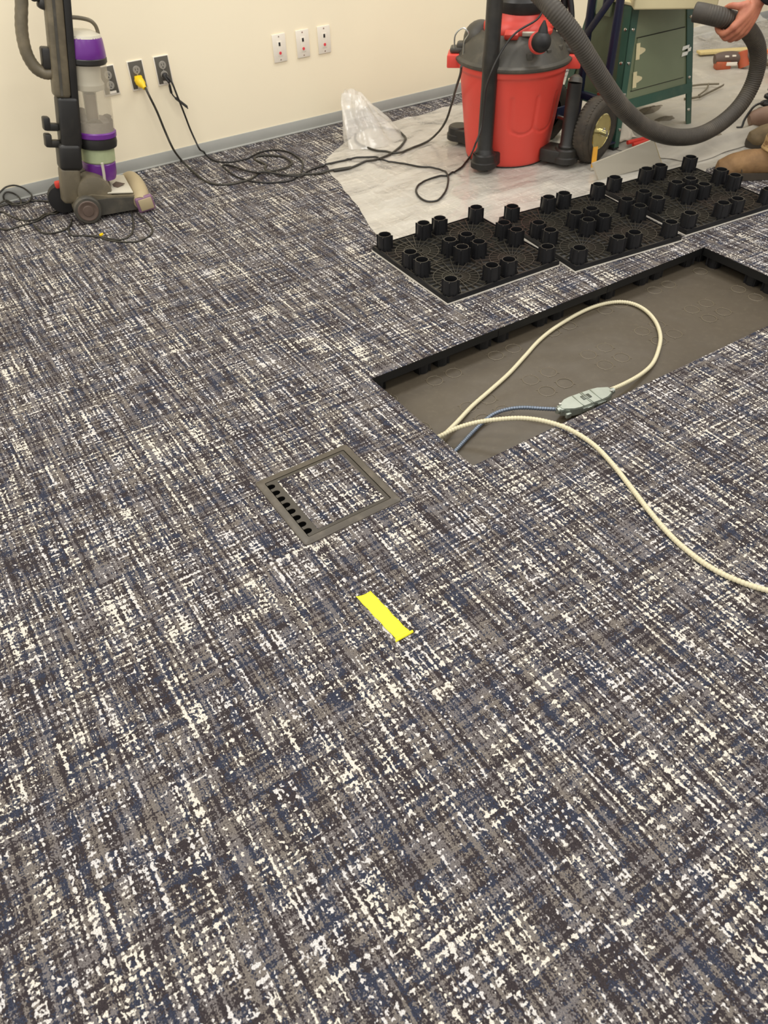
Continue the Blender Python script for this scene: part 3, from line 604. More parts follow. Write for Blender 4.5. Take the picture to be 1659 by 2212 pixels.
# ------------------------------------------------------------------ wall plates
def outlet(u, lab, label_sticker=True):
    t_ = thing('power_outlet', lab, 'outlet', (u, WALL, .387), 0, 'power outlets on the wall'); y = 0
    obj('cover_plate', MB().box((0, -.0025, 0), (.072, .005, .116), bev=.0015), M['white'], t_, local=True, label='pale edge of the plate')
    obj('dark_insert', MB().box((0, -.0056, .002), (.062, .002, .106), bev=.0008), M['darkgrey'], t_, local=True, label='dark grey insert')
    for s_ in (-1, 1):
        rc = obj('receptacle', MB().lathe([(.0165, 0), (.0165, .002), (.0155, .003)], (0, -.0064, .002+s_*.0195), (0, -1, 0), seg=24), M['outlet'], t_, local=True)
        for sx in (-1, 1): obj('slot', MB().box((sx*.0055, -.0096, .005+s_*.0195), (.002, .0008, .008)), M['black'], rc, local=True)
        obj('ground_hole', MB().cyl((0, -.0092, -.005+s_*.0195), (0, -.0100, -.005+s_*.0195), .0025, seg=12), M['black'], rc, local=True)
    obj('screw', MB().cyl((0, -.0062, .002), (0, -.0078, .002), .003, seg=12), M['steel'], t_, local=True)
    if label_sticker: obj('sticker', MB().box((.004, -.0069, -.045), (.030, .0006, .010)), M['white'], t_, local=True, label='small white sticker')
    return t_
outlet(.995, 'dark power outlet half hidden behind the upright vacuum')
outlet(1.123, 'dark power outlet with the yellow plug in it')
outlet(1.243, 'dark power outlet with the black plug in it, rightmost of the three')
for u, lab in ((1.826, 'white data plate, leftmost of the three on the wall'), (1.952, 'white data plate, middle of the three on the wall'), (2.070, 'white data plate, rightmost of the three, nearest the wet vacuum')):
    t_ = thing('data_plate', lab, 'wall plate', (u, WALL, .387), 0, 'data plates on the wall')
    obj('faceplate', MB().box((0, -.003, 0), (.070, .006, .116), bev=.002), M['white'], t_, local=True)
    obj('module', MB().box((0, -.0066, -.002), (.026, .0016, .062), bev=.0005), M['white'], t_, local=True)
    obj('black_jack', MB().box((0, -.0080, .017), (.009, .0016, .015)), M['black'], t_, local=True, label='black upper jack')
    obj('red_jack', MB().cyl((0, -.0070, -.020), (0, -.0090, -.020), .0065, seg=18), M['red_dot'], t_, local=True, label='red lower jack')
    for s_ in (-1, 1): obj('screw', MB().cyl((0, -.0058, s_*.048), (0, -.0070, s_*.048), .003, seg=10), M['steel'], t_, local=True)

# ------------------------------------------------------------------ cords
def on_sheet(path, r):
    return [(x, y, max(z, sheet_h(x, y)+r+.0015)) if x > 1.55 else (x, y, z) for x, y, z in [tuple(q) for q in path]]
ec = thing('extension_cord', 'black extension cord with a yellow plug, running from the wall to the wet vacuum', 'cord', (1.1, 3.6, 0))
loopback = [(2.272, 3.43, .0045), (2.245, 3.50, .0045), (2.185, 3.545, .0045), (2.13, 3.55, .0045)]
path = [(1.126, 3.706, .366)]+P['extension_cord_path']+loopback+[p for p in P['vac_side_cord_path'][::-1]]
path = [p for k, p in enumerate(path) if k == 0 or (Vector(p)-Vector(path[k-1])).length > .012]
obj('cord', MB().tube(on_sheet(catmull(path, 5), .0052), .0052, seg=8, smooth=False), M['cord'], ec, angle=70)
plug = MB().lathe([(.013, 0), (.0185, .004), (.0195, .020), (.0175, .036), (.011, .047), (.0080, .060)], (1.118, 3.732, .376), Vector((.12, -.80, -.45)), seg=20)
plug.box((1.121, 3.727, .370), (.034, .018, .036), bev=.005)
obj('plug', plug, M['yellow'], ec, label='yellow moulded plug')
pc = thing('appliance_cord', 'thin black cord from the rightmost outlet through the tangle to the red wet vacuum', 'cord', (1.3, 3.6, 0))
pp = P['pile_cord_path']; cut = 27
path = [(1.243, 3.712, .372)]+pp+P['vac_power_cord_path'][1:]+P['vac_cord_up']
path = [p for k, p in enumerate(path) if k == 0 or (Vector(p)-Vector(path[k-1])).length > .010]
obj('cord', MB().tube(on_sheet(catmull(path, 5), .0042), .0042, seg=8, smooth=False), M['cord2'], pc, angle=70)
obj('plug', MB().lathe([(.011, 0), (.0135, .003), (.0125, .018), (.008, .030), (.005, .044)], (1.241, 3.731, .372), Vector((.05, -.75, -.5)), seg=16), M['black'], pc, label='black moulded plug')
obj('tie_strap', MB().tube([(1.246, 3.705, .352), (1.249, 3.712, .325), (1.252, 3.716, .300), (1.262, 3.714, .280), (1.285, 3.704, .256), (1.302, 3.697, .238), (1.306, 3.694, .228)], .0042, seg=6, sub=5, rf=lambda t, i: .0030+.0028*(1 if .12 < t < .36 or .5 < t < .9 else 0)), M['black'], pc, label='black tie strap hanging at the plug')
uc = thing('coiled_cord', 'tangled black power cord on the carpet behind and under the upright vacuum', 'cord', (.5, 3.5, 0))
for k in range(6):
    q = P['upright_cord_%d' % k]
    obj('cord_loop', MB().tube(q, .0036, seg=8, sub=6), M['cord'], uc, angle=70)
obj('wire_tag', MB().box((.651, 3.135, .010), (.016, .010, .008), Matrix.Rotation(.6, 3, 'Z'), bev=.002), M['yellow'], uc, label='tiny yellow tag')
def sheet_pt(a, b):
    u = 1.5+3.9*a**1.25; v0 = 2.02+1.5*b; L = interp(LEFT, 2.02+1.29*b)
    u = L+(5.4-L)*a**1.25
    v = interp(BOT, u)+(interp(TOP, u)-interp(BOT, u))*b
    u += .012*nz(u, v, 9, 5)*(1-a); 
    return V3(u, v, sheet_h(u, v))
sh = thing('plastic_sheet', 'clear plastic sheeting spread over the carpet under the red wet vacuum', 'plastic sheet', (2.5, 2.8, 0))
obj('film', MB().grid(sheet_pt, 230, 120), M['film'], sh, angle=180)
def bundle_pt(a, b):
    th = 2*math.pi*a; h = b
    cx = 2.110+.000*h; cy = 3.395+.125*h
    fold = .16*math.cos(5*th+1.3+2*h)+.10*math.cos(9*th+h*3)+.35*noise.noise(Vector((math.cos(th)*1.6, math.sin(th)*1.6, h*1.8+4)))
    r = (.140*(1-h)**.8+.056*h+.012)*(1+fold*(.35+.5*h))
    x = cx+r*1.0*math.cos(th); y = cy+r*.75*math.sin(th)
    z = .004+.195*h*(1-.30*max(0, math.cos(th+.25)))+.012*noise.noise(Vector((th*2, h*5, 1)))*h
    return V3(x, y, z)
bu = MB(); bu.grid(bundle_pt, 90, 26)
def cap_pt(a, b):
    p = bundle_pt(a, 1.0); c = V3(2.095, 3.51, .150+.02*math.sin(a*21)); q = p.lerp(c, b); q.z -= .05*b*(1-b)*4*.5; return q
bu.grid(cap_pt, 90, 5)
obj('gathered_film', bu, M['film_up'], sh, angle=28, label='bunched-up film standing in a crumpled heap')

DL = [(2.24, 3.10), (2.45, 2.97), (2.75, 2.93), (3.1, 3.02), (3.5, 3.35)]
DT = [(2.9, 3.40), (3.4, 3.50), (4.0, 3.50), (4.18, 3.56), (4.45, 3.50), (4.60, 3.42), (4.72, 3.38), (4.85, 3.22), (5.2, 3.10)]
def dust_pt(a, b):
    L = interp(DL, 2.24+1.2*b); u = L+(5.15-L)*a; v = 2.24+(interp(DT, u)-2.24)*b
    u += .02*nz(u, v, 6, 1); v += .02*nz(u, v, 6, 2)
    z = .014+.013*max(0, noise.noise(Vector((u*3.5, v*6, 4))))+.010*max(0, ridge(u, v*1.6, 6, 12)-.5)+.004*nz(u, v, 14, 7)
    e = min(1, min(a, 1-a, b, 1-b)*12); z = .006+z*e
    if v < 2.42: z += .02*math.exp(-((v-2.33)/.02)**2)*min(1, max(0, u-3.0)*3)
    return V3(u, v, z)
ds = thing('drop_sheet', 'dust covered whitish drop sheet under the green machine stand', 'drop sheet', (4.0, 2.8, 0))
obj('film', MB().grid(dust_pt, 130, 90), M['dustfilm'], ds, angle=180)
def lump(name, lab, cat, c, rx, ry, h, m, seed):
    t_ = thing(name, lab, cat, c, 0, 'debris on the drop sheet')
    def f(a, b):
        th = 2*math.pi*a; r = math.sin(b*math.pi/2); k = 1+.45*noise.noise(Vector((math.cos(th)*1.5+seed, math.sin(th)*1.5, b*2)))
        return V3(c[0]+rx*r*k*math.cos(th), c[1]+ry*r*k*math.sin(th), c[2]+h*math.cos(b*math.pi/2)*(1+.4*noise.noise(Vector((th, b*3, seed)))))
    obj('dust', MB().grid(lambda a, b: f(a, 1-b), 26, 9), m, t_, kind='stuff'); return t_
lump('debris_pile', 'small dark pile of dust and debris below the sage cabinet, larger one', 'debris', (3.44, 2.83, .016), .11, .035, .022, M['debris'], 3)
lump('debris_pile', 'smaller dark debris pile beside the right front leg of the green stand', 'debris', (3.40, 2.69, .016), .07, .028, .018, M['debris'], 8)
lump('debris_pile', 'dark crumbs of debris in front of the brown power tool', 'debris', (3.40, 2.38, .016), .040, .022, .018, M['debris'], 12)

# ------------------------------------------------------------------ upright vacuum
uv = thing('upright_vacuum', 'upright vacuum with purple trim and clear canister standing by the wall', 'vacuum cleaner', (.74, 3.43, 0))
Mh = Matrix.Translation((.745, 3.435, 0)) @ Matrix.Rotation(math.radians(-9), 4, 'Z')
def hd(mb): return mb.xf(Mh)
# head: side profile x (nose forward) / z, swept along y
def sweep(prof, y0, y1, mi=0):
    mb = MB(); m = Matrix(((1, 0, 0, 0), (0, 0, 1, 0), (0, 1, 0, 0), (0, 0, 0, 1)))
    mb.prism(prof, y0, y1, m=m); return mb
prof = [(-.115, .030), (-.105, .016), (.150, .014), (.155, .050), (.140, .068), (.030, .084), (-.030, .100), (-.085, .096), (-.115, .070)]
obj('head_shell', hd(sweep(prof, -.128, .128)), M['taupe_v'], uv, angle=50)
obj('side_skirt', hd(sweep([(-.020, .016), (.152, .013), (.157, .048), (.138, .062), (.030, .078), (-.020, .080)], -.136, -.126)), M['vacgrey'], uv, angle=50)
obj('motor_hump', hd(MB().lathe([(.040, -.115), (.066, -.108), (.072, -.09), (.072, .09), (.066, .108), (.04, .115)], (-.015, 0, .095), (0, 1, 0), seg=32)), M['taupe_v'], uv)
obj('hump_band', hd(MB().lathe([(.0745, -.035), (.0765, -.03), (.0765, .03), (.0745, .035)], (-.015, 0, .095), (0, 1, 0), seg=32)), M['vacgrey'], uv)
win = MB(); win.box((.085, -.005, .083), (.105, .215, .006), Matrix.Rotation(.16, 3, 'Y'), bev=.002); obj('window_panel', hd(win), M['ltgrey_v'], uv, label='pale panel on top of the head')
obj('brush_window', hd(MB().prism([(.055, -.035), (.085, -.060), (.120, -.030), (.090, .010)], .0865, .0885)), M['tooldark'], uv, label='dark window in the pale panel')
bmp = MB().tube([(.155, -.150, .040), (.166, -.10, .052), (.170, 0, .056), (.166, .10, .052), (.155, .150, .040)], .033, seg=18, sub=6, rf=lambda t, i: .030+.006*math.sin(t*math.pi))
obj('bumper', hd(bmp), M['beige_v'], uv, label='beige front bumper')
obj('bumper_end_cap', hd(MB().box((.170, -.150, .036), (.074, .022, .064), Matrix.Rotation(-.12, 3, 'Y'), bev=.009, seg=3)), M['purple_d'], uv, label='dull purple trim on the bumper end')
obj('end_cap_face', hd(MB().box((.172, -.162, .037), (.056, .006, .046), Matrix.Rotation(-.12, 3, 'Y'), bev=.0025)), M['beige_v'], uv)
for y, nm in ((-.150, 1), (.150, -1)):
    wl = obj('wheel', hd(MB().lathe([(.030, -.017), (.050, -.016), (.055, -.009), (.055, .009), (.050, .016), (.030, .017)], (-.062, y, .055), (0, 1, 0), seg=36)), M['vacgrey'], uv)
    obj('hub_cap', hd(MB().lathe([(.041, 0), (.038, .003), (.033, .003), (.030, .001), (.022, .001), (.020, .004), (.008, .005)], (-.062, y-nm*.0165, .055), (0, -nm, 0), seg=32)), M['tooldark'], wl, label='dull brown hub')
obj('rear_wheel_guard', hd(MB().lathe([(.02, -.03), (.055, -.026), (.060, 0), (.055, .026), (.02, .03)], (-.140, .015, .062), (.15, 1, 0), seg=28)), M['black'], uv, label='black guard behind the column')
obj('red_clip', hd(MB().box((-.135, -.02, .128), (.040, .030, .026), bev=.007)), M['redgrip'], uv, label='red release clip')
# upper body, canister axis leaning forwards
def axis(ox, oy, oz, deg): return Matrix.Translation((ox, oy, oz)) @ Matrix.Rotation(math.radians(deg), 4, 'Y')
Ac = axis(.780, 3.42, .145, 8.0); Ak = axis(.625, 3.375, .080, 12.5)
cn = lambda mb: mb.xf(Ac); kl = lambda mb: mb.xf(Ak)
obj('lower_cup', cn(MB().lathe([(.040, -.03), (.060, -.022), (.066, 0), (.066, .040), (.060, .046)], seg=32)), M['purple'], uv, label='purple lower cup')
obj('filter_band', cn(MB().lathe([(.062, .044), (.067, .050), (.068, .098), (.062, .104)], seg=32)), M['filter'], uv, label='pale green band')
obj('canister_ring', cn(MB().lathe([(.055, .100), (.080, .104), (.083, .122), (.081, .140), (.076, .144)], seg=36)), M['vacblack'], uv)
obj('ring_trim', cn(MB().lathe([(.079, .140), (.084, .144), (.084, .160), (.079, .164)], seg=36)), M['purple'], uv, label='purple trim ring')
obj('dust_canister', cn(MB().lathe([(.079, .160), (.080, .30), (.078, .402)], seg=40, close=False)), M['clear'], uv, label='smoky clear canister')
obj('cyclone', cn(MB().lathe([(.024, .165), (.026, .30), (.060, .312), (.062, .330), (.052, .345), (.056, .402)], seg=28)), M['ltgrey_v'], uv, label='pale cyclone cone inside')
obj('cyclone_stem', cn(MB().lathe([(.022, .168), (.022, .300)], (-.010, -.035, 0), seg=16)), M['tooldark'], uv)
def fl_(a, b):
    th = 2*math.pi*a; r = .075*math.sqrt(b)
    return V3(r*math.cos(th), r*math.sin(th), .185+.055*noise.noise(Vector((math.cos(th)*1.2*b, math.sin(th)*1.2*b, 7)))+.025)
obj('collected_dust', cn(MB().grid(fl_, 30, 8).lathe([(.074, .163), (.076, .20)], seg=30)), M['fluff'], uv, kind='stuff')
obj('canister_collar', cn(MB().lathe([(.078, .400), (.083, .406), (.083, .420), (.079, .424)], seg=36)), M['vacblack'], uv)
obj('canister_lid', cn(MB().lathe([(.080, .420), (.082, .427), (.080, .448), (.076, .480), (.072, .490)], seg=36)), M['purple'], uv, label='glossy purple lid')
obj('lid_cap', cn(MB().lathe([(.073, .488), (.069, .497), (.040, .508), (.01, .509)], seg=32)), M['ltgrey_v'], uv, label='pale grey cap')
obj('carry_handle', cn(MB().tube([(-.095, -.01, .540), (-.03, -.01, .549), (.030, -.01, .542), (.054, -.01, .526), (.062, -.01, .502), (.062, -.01, .490)], .0070, seg=10)), M['taupe_v'], uv)
col = MB().box((0, 0, .06), (.078, .060, .14), bev=.014, seg=3)
obj('lower_column', kl(col), M['taupe_v'], uv)
obj('column_knuckle', kl(MB().box((.004, -.002, .170), (.088, .070, .10), bev=.016, seg=3)), M['vacblack'], uv)
obj('column_sleeve', kl(MB().box((.012, .0, .290), (.078, .064, .19), bev=.012, seg=3)), M['vacblack'], uv)
obj('spine', kl(MB().box((-.004, 0, .78), (.062, .060, .80), bev=.016, seg=3)), M['taupe_v'], uv)
obj('spine_back', kl(MB().box((.040, .004, .70), (.030, .058, .98), bev=.008)), M['vacblack'], uv, label='dark edge strip of the column')
obj('column_groove', kl(MB().box((-.010, -.0305, .78), (.010, .003, .78))), M['vacgrey'], uv)
for z, d in ((.215, .10), (.275, .05)): obj('cord_hook', kl(MB().box((-.052, 0, z), (.050, .030, .026), bev=.005).box((-.070, 0, z+.012), (.026, .034, .048), bev=.006)), M['vacblack'], uv)
obj('hose_loop', MB().tube([(.700, 3.385, .535), (.672, 3.39, .538), (.645, 3.395, .560), (.632, 3.40, .610), (.640, 3.40, .680), (.668, 3.40, .76), (.705, 3.40, .86), (.75, 3.395, .95), (.80, 3.39, 1.0)], .022, seg=14, sub=7, rf=lambda t, i: .0215+.0012*(i % 2)), M['taupe_v'], uv, angle=70)
obj('hose_clip', MB().box((.700, 3.385, .585), (.050, .045, .070), Matrix.Rotation(.2, 3, 'Y'), bev=.008), M['vacblack'], uv)
obj('hose_latch', MB().box((.742, 3.39, .745), (.050, .040, .034), Matrix.Rotation(.5, 3, 'Y'), bev=.010).box((.715, 3.39, .775), (.030, .036, .030), bev=.008), M['vacblack'], uv)
obj('strut', MB().tube([(.765, 3.34, .115), (.772, 3.335, .16), (.776, 3.332, .205)], .006, seg=8), M['ltgrey_v'], uv)
obj('strut_tip', MB().cyl((.763, 3.341, .103), (.766, 3.339, .122), .0065, seg=10), M['redgrip'], uv)

# ------------------------------------------------------------------ red wet vacuum
WC = Vector((2.51, 2.85, 0)); FR = Vector((-.66, -.75, 0)).normalized(); RT = Vector((.75, -.66, 0)).normalized()
wv = thing('wet_vacuum', 'large red wet and dry vacuum with a dark grey lid on a castered dolly', 'vacuum cleaner', tuple(WC))
def bucket_r(z):
    return interp([(.0, .178), (.016, .188), (.04, .192), (.36, .230), (.372, .232), (.378, .240), (.402, .243)], z)
def groove(phi, z):
    """depth of the pressed U-shaped grooves; phi measured from the front towards the right"""
    s = phi*.205; best = 1.0
    for k in range(3):
        x = (.02+.52*k)*.205+.004
        zt = .298
        d = abs(s-x) if .185 < z < zt else math.hypot(s-x, z-(zt if z >= zt else .185)); best = min(best, d)
    for k in range(2):
        xa = (.02+.52*k)*.205+.004; c = xa+.26*.205; R_ = .26*.205
        if z <= .185: best = min(best, abs(math.hypot(s-c, (z-.185)*1.6)-R_))
    return .0045*max(0, min(1, (.0095-best)/.004))
def bucket_pt(a, b):
    phi = 2*math.pi*a; z = .008+.394*b; r = bucket_r(z)
    p = phi if phi < math.pi else phi-2*math.pi
    r -= groove(p, z); d = FR*math.cos(phi)+RT*math.sin(phi)
    return WC+d*r+V3(0, 0, z)
bk = MB().grid(bucket_pt, 240, 70); bk.lathe([(.0, .010), (.182, .008)], WC, close=False, seg=48)
obj('bucket', bk, M['red'], wv, angle=60)
for sgn in (-1, 1):
    hc = WC+RT*sgn*.258; rot = Matrix.Rotation(math.atan2(RT.y, RT.x), 3, 'Z')
    hm = MB()
    hm.box(hc+RT*sgn*.020+V3(0, 0, .398), (.016, .105, .050), rot, bev=.005)
    for q in (-1, 1): hm.box(hc-FR*q*.045+V3(0, 0, .398)-RT*sgn*.008, (.062, .014, .050), rot, bev=.004)
    hm.box(hc+V3(0, 0, .420)-RT*sgn*.004, (.058, .10, .008), rot, bev=.003)
    obj('side_handle', hm, M['red'], wv)
    obj('latch', MB().box(hc+V3(0, 0, .436)-RT*sgn*.012, (.060, .060, .022), rot, bev=.008).box(hc+V3(0, 0, .45)-RT*sgn*.030, (.04, .05, .03), rot, bev=.01), M['vacgrey'], wv, label='dark grey lid latch')
obj('lid', MB().lathe([(.236, .398), (.248, .401), (.253, .408), (.253, .416), (.247, .421), (.238, .424), (.232, .432), (.215, .458), (.185, .490), (.155, .508), (.150, .515), (.0, .516)], WC, seg=72), M['vacgrey'], wv, angle=30)
sb = MB().ball(WC-RT*.150-FR*.02+V3(0, 0, .470), .075, (1, .9, .95), u=24, v=14); obj('inlet_shoulder', sb, M['vacgrey'], wv, label='dusty shoulder of the lid')
hv = MB(); hseg = 48
hv.lathe([(.145, .510), (.148, .520), (.145, .538), (.126, .556), (.110, .570), (.104, .592)], WC+RT*.01, seg=56)
obj('motor_head', hv, M['red'], wv, angle=40)
for an, L in ((0.95, .175), (-0.1, .15), (2.2, .17), (3.6, .17)):
    d = FR*math.cos(an)+RT*math.sin(an); rot = Matrix.Rotation(math.atan2(d.y, d.x), 3, 'Z') @ Matrix.Rotation(.35, 3, 'Y')
    arm_ = MB().box(WC+d*.125+V3(0, 0, .530), (.095, .060, .026), rot, bev=.010)
    obj('head_foot', arm_, M['red'], wv)
obj('head_cap', MB().lathe([(.108, .580), (.112, .588), (.112, .622), (.10, .640), (.07, .668), (.02, .674)], WC+RT*.015, seg=48), M['vacblack'], wv, angle=30)
obj('cap_handle', MB().tube([WC-RT*.11+V3(0, 0, .62), WC-RT*.10+V3(0, 0, .70), WC+V3(0, 0, .735), WC+RT*.12+V3(0, 0, .70), WC+RT*.13+V3(0, 0, .62)], .019, seg=12, sub=6), M['vacblack'], wv)
obj('name_badge', MB().box(WC+FR*.148+RT*.055+V3(0, 0, .524), (.012, .055, .016), Matrix.Rotation(math.atan2(FR.y, FR.x), 3, 'Z') @ Matrix.Rotation(.3, 3, 'Y'), bev=.003), M['ltgrey_v'], wv, label='pale scuffed badge')
KN = Vector(P['knob'][0])
kb = MB().ball(KN, .040, (1, 1, .95)); obj('dial_knob', kb, M['black'], wv, label='black round knob')
obj('knob_fin', MB().lathe([(.022, 0), (.016, .02), (.004, .044)], KN+V3(.004, 0, .030), (.05, 0, 1), seg=14), M['black'], wv)
obj('knob_collar', MB().lathe([(.038, -.014), (.043, -.004), (.038, .006)], KN-FR*.012-RT*.008+V3(0, 0, -.004), FR+V3(0, 0, .5), seg=30), M['red'], wv, label='red collar round the knob')
for an, r, h in ((.75, .205, .455), (1.15, .208, .456), (1.5, .195, .470), (.30, .215, .452)):
    d = FR*math.cos(an)+RT*math.sin(an); obj('lid_lug', MB().box(WC+d*r+V3(0, 0, h), (.020, .024, .030), Matrix.Rotation(math.atan2(d.y, d.x), 3, 'Z'), bev=.004), M['vacgrey'], wv)
obj('wire_bail', MB().tube(P['wire'], .0032, seg=8, sub=4), M['steel'], wv, label='thin steel wire bail')
# dolly
F1, F2, F3 = V3(2.29, 2.745, 0), V3(2.618, 2.572, 0), V3(2.425, 3.105, 0); F4 = F2+F3-F1
obj('dolly_ring', MB().lathe([(.150, .004), (.184, .004), (.184, .010), (.150, .011)], WC, seg=48), M['vacblack'], wv)
for k, F in enumerate((F1, F2, F3, F4)):
    d = (WC-F).normalized(); rot = Matrix.Rotation(math.atan2(d.y, d.x), 3, 'Z')
    ft = MB().lathe([(.050, .022), (.058, .026), (.058, .048), (.053, .052), (.051, .078), (.044, .084)], F, seg=30)
    ft.box(F+d*.055+V3(0, 0, .050), (.10, .104, .056), rot, bev=.008)
    f_ = obj('dolly_foot', ft, M['vacblack'], wv)
    obj('caster', MB().cyl(F+V3(.012, 0, .0225)-RT*.012, F+V3(.012, 0, .0225)+RT*.012, .0205, seg=20), M['black'], f_)
wand = MB().lathe([(.041, .076), (.043, .082), (.036, .10), (.0335, .105), (.0325, .40), (.0345, .41), (.0345, .46), (.0325, .47), (.0325, 1.15)], F1, V3(.004, -.01, 1), seg=28)
obj('wand', wand, M['vacblack'], wv, label='black extension wand standing in the front foot')
obj('short_wand', MB().lathe([(.036, .078), (.037, .092), (.031, .10), (.030, .345)], F2, V3(.01, .0, 1), seg=26), M['vacblack'], wv, label='short black wand in the right foot')
obj('short_wand_tip', MB().lathe([(.030, .0), (.026, .018), (.010, .030)], F2+V3(.0036, 0, .343), V3(.3, .2, 1), seg=20), M['vacgrey'], wv)
for k, (a, h) in enumerate(((.115, .62), (.165, .60), (.215, .585))):
    b = WC+RT*a-FR*.075; tl = obj('accessory_nozzle', MB().lathe([(.019, .45), (.020, .50), (.017, .56), (.014, h+.08)], b, V3(-.02*k, .01, 1), seg=14), M['black'], wv)
obj('storage_frame', MB().tube([WC+RT*.215-FR*.02+V3(0, 0, .43), WC+RT*.232-FR*.03+V3(0, 0, .52), WC+RT*.20-FR*.05+V3(0, 0, .64), WC+RT*.12-FR*.06+V3(0, 0, .69)], .013, seg=10, sub=6), M['black'], wv)
ribs = resample(catmull(P['hose'], 24), .0024)
kk = (1.0, 1.025, 1.0, .965)
obj('hose', MB().tube(ribs, .034, seg=18, smooth=False, rf=lambda t, i: (.0335 if t < .95 else .0345)*kk[i % 4]), M['hose'], wv, angle=80, label='ribbed dark grey suction hose held up by the hand')
obj('hose_end_cuff', MB().tube([P['hose'][-3], P['hose'][-2], P['hose'][-1]], .0352, seg=20, sub=4, rf=lambda t, i: .0352-.010*max(0, t-.9)*4), M['hose'], wv)
# ------------------------------------------------------------------ hand truck
ht = thing('hand_truck', 'navy blue hand truck with a pneumatic tyre standing against the green machine stand', 'hand truck', (2.85, 2.70, 0))
YN, YF, XT = 2.625, 2.785, 2.875
for y in (YN, YF): obj('rail', MB().box((XT, y, .66), (.030, .030, 1.22), bev=.008), M['navy'], ht)
obj('middle_rail', MB().box((XT+.005, (YN+YF)/2, .92), (.024, .024, .72), bev=.006), M['navy'], ht)
obj('diagonal_brace', MB().box((XT-.016, 2.70, .550), (.006, .030, .34), Matrix.Rotation(math.radians(38), 3, 'X'), bev=.001), M['navy'], ht)
for z in (.21, 1.20): obj('cross_bar', MB().box((XT, 2.705, z), (.026, .19, .03), bev=.006), M['navy'], ht)
obj('toe_plate', MB().box((XT+.03, 2.705, .035), (.07, .26, .008), bev=.002), M['navy'], ht)
obj('axle', MB().cyl((2.752, 2.47, .135), (2.752, 2.94, .135), .009, seg=14), M['steel'], ht)
for y in (2.625, 2.785): obj('axle_bracket', MB().box((2.81, y, .150), (.14, .012, .05), bev=.003), M['navy'], ht)
wr = Matrix.Translation((2.752, 2.545, .135)) @ Matrix.Rotation(math.radians(14), 4, 'Z')
def wheel(m, far=False):
    ty = MB(); R_ = .135
    prof = [(.072, -.034), (.084, -.040), (.112, -.041), (.126, -.034), (.133, -.020), (.135, 0), (.133, .020), (.126, .034), (.112, .041), (.084, .040), (.072, .034)]
    ty.lathe(prof, (0, 0, 0), (0, 1, 0), seg=56)
    w_ = obj('tyre', ty.xf(m), M['rubber'], ht, angle=50)
    tr = MB()
    for k in range(56):
        a = 2*math.pi*k/56
        for s_ in (-1, 1): tr.box((.1318*math.cos(a), s_*.018, .1318*math.sin(a)), (.004, .016, .007), Matrix.Rotation(-a, 3, 'Y'))
    tr.lathe([(.108, -.0425), (.110, -.0435), (.112, -.0425)], (0, 0, 0), (0, 1, 0), seg=48, close=False)
    obj('tread', tr.xf(m), M['rubber'], w_, kind='stuff')
    rm_ = obj('rim', MB().lathe([(.074, -.036), (.070, -.038), (.066, -.030), (.058, -.016), (.046, -.012), (.040, -.020), (.030, -.030), (.022, -.033), (.014, -.033), (.014, .03), (.074, .034)], (0, 0, 0), (0, 1, 0), seg=40).xf(m), M['brass'], ht, label='shiny yellowish metal rim')
    obj('hub', MB().lathe([(.018, -.030), (.018, -.046), (.012, -.048), (.012, -.060), (.004, -.061)], (0, 0, 0), (0, 1, 0), seg=20).xf(m), M['chrome'], rm_)
    for k in range(4):
        nt = MB(); a = math.pi/4+k*math.pi/2; nt.cyl((.036*math.cos(a), -.022, .036*math.sin(a)), (.036*math.cos(a), -.034, .036*math.sin(a)), .006, seg=6)
        obj('rim_bolt', nt.xf(m), M['chrome'], rm_)
wheel(wr); wheel(Matrix.Translation((2.752, 2.875, .135)) @ Matrix.Rotation(math.pi, 4, 'Z'))
obj('valve_bolt', MB().cyl((2.80, 2.60, .262), (2.80, 2.575, .268), .008, seg=8), M['chrome'], ht)

# ------------------------------------------------------------------ green machine stand with cabinet
st = thing('machine_stand', 'dark green splayed steel stand with a sage cabinet door under a cream machine', 'machine stand', (3.2, 2.8, 0))
BT = [V3(2.932, 2.575, .012), V3(3.462, 2.575, .012), V3(3.462, 3.00, .012), V3(2.932, 3.00, .012)]
TPp = [V3(3.000, 2.665, .555), V3(3.390, 2.665, .555), V3(3.390, 2.91, .555), V3(3.000, 2.91, .555)]
cen = V3(3.197, 2.79, 0)
def edgept(k, h): return BT[k].lerp(TPp[k], (h-.012)/.543)
for k in range(4):
    b, t_ = BT[k], TPp[k]; ix_ = 1 if k in (0, 3) else -1; iy_ = 1 if k in (0, 1) else -1; mb = MB()
    for (dx, dy) in ((.044*ix_, 0), (0, .044*iy_)):
        nx, ny = (0, .004*iy_) if dx else (.004*ix_, 0)
        q = [b, b+V3(dx*.72, dy*.72, 0), t_+V3(dx*1.05, dy*1.05, 0), t_]; q2 = [p+V3(nx, ny, 0) for p in q]
        A_ = [mb.bm.verts.new(p) for p in q]; B2 = [mb.bm.verts.new(p) for p in q2]; mb.bridge(A_, B2); mb.face(A_[::-1]); mb.face(B2)
    lg = obj('leg', mb, M['green'], st)
    obj('foot_pad', MB().box(b+V3(ix_*.014, iy_*.014, -.004), (.036, .036, .010), bev=.003), M['black'], lg)
    bo = MB()
    for h in (.085, .225, .345, .47):
        p = edgept(k, h)
        if k in (0, 1): bo.lathe([(.0075, 0), (.006, .004), (.002, .0055)], p+V3(ix_*.022, -.0002, 0), (0, -1, .16), seg=12)
        bo.lathe([(.0075, 0), (.006, .004), (.002, .0055)], p+V3(-.0002*ix_, iy_*.022, 0), (-ix_, 0, .12), seg=12)
    obj('bolts', bo, M['chrome'], lg)
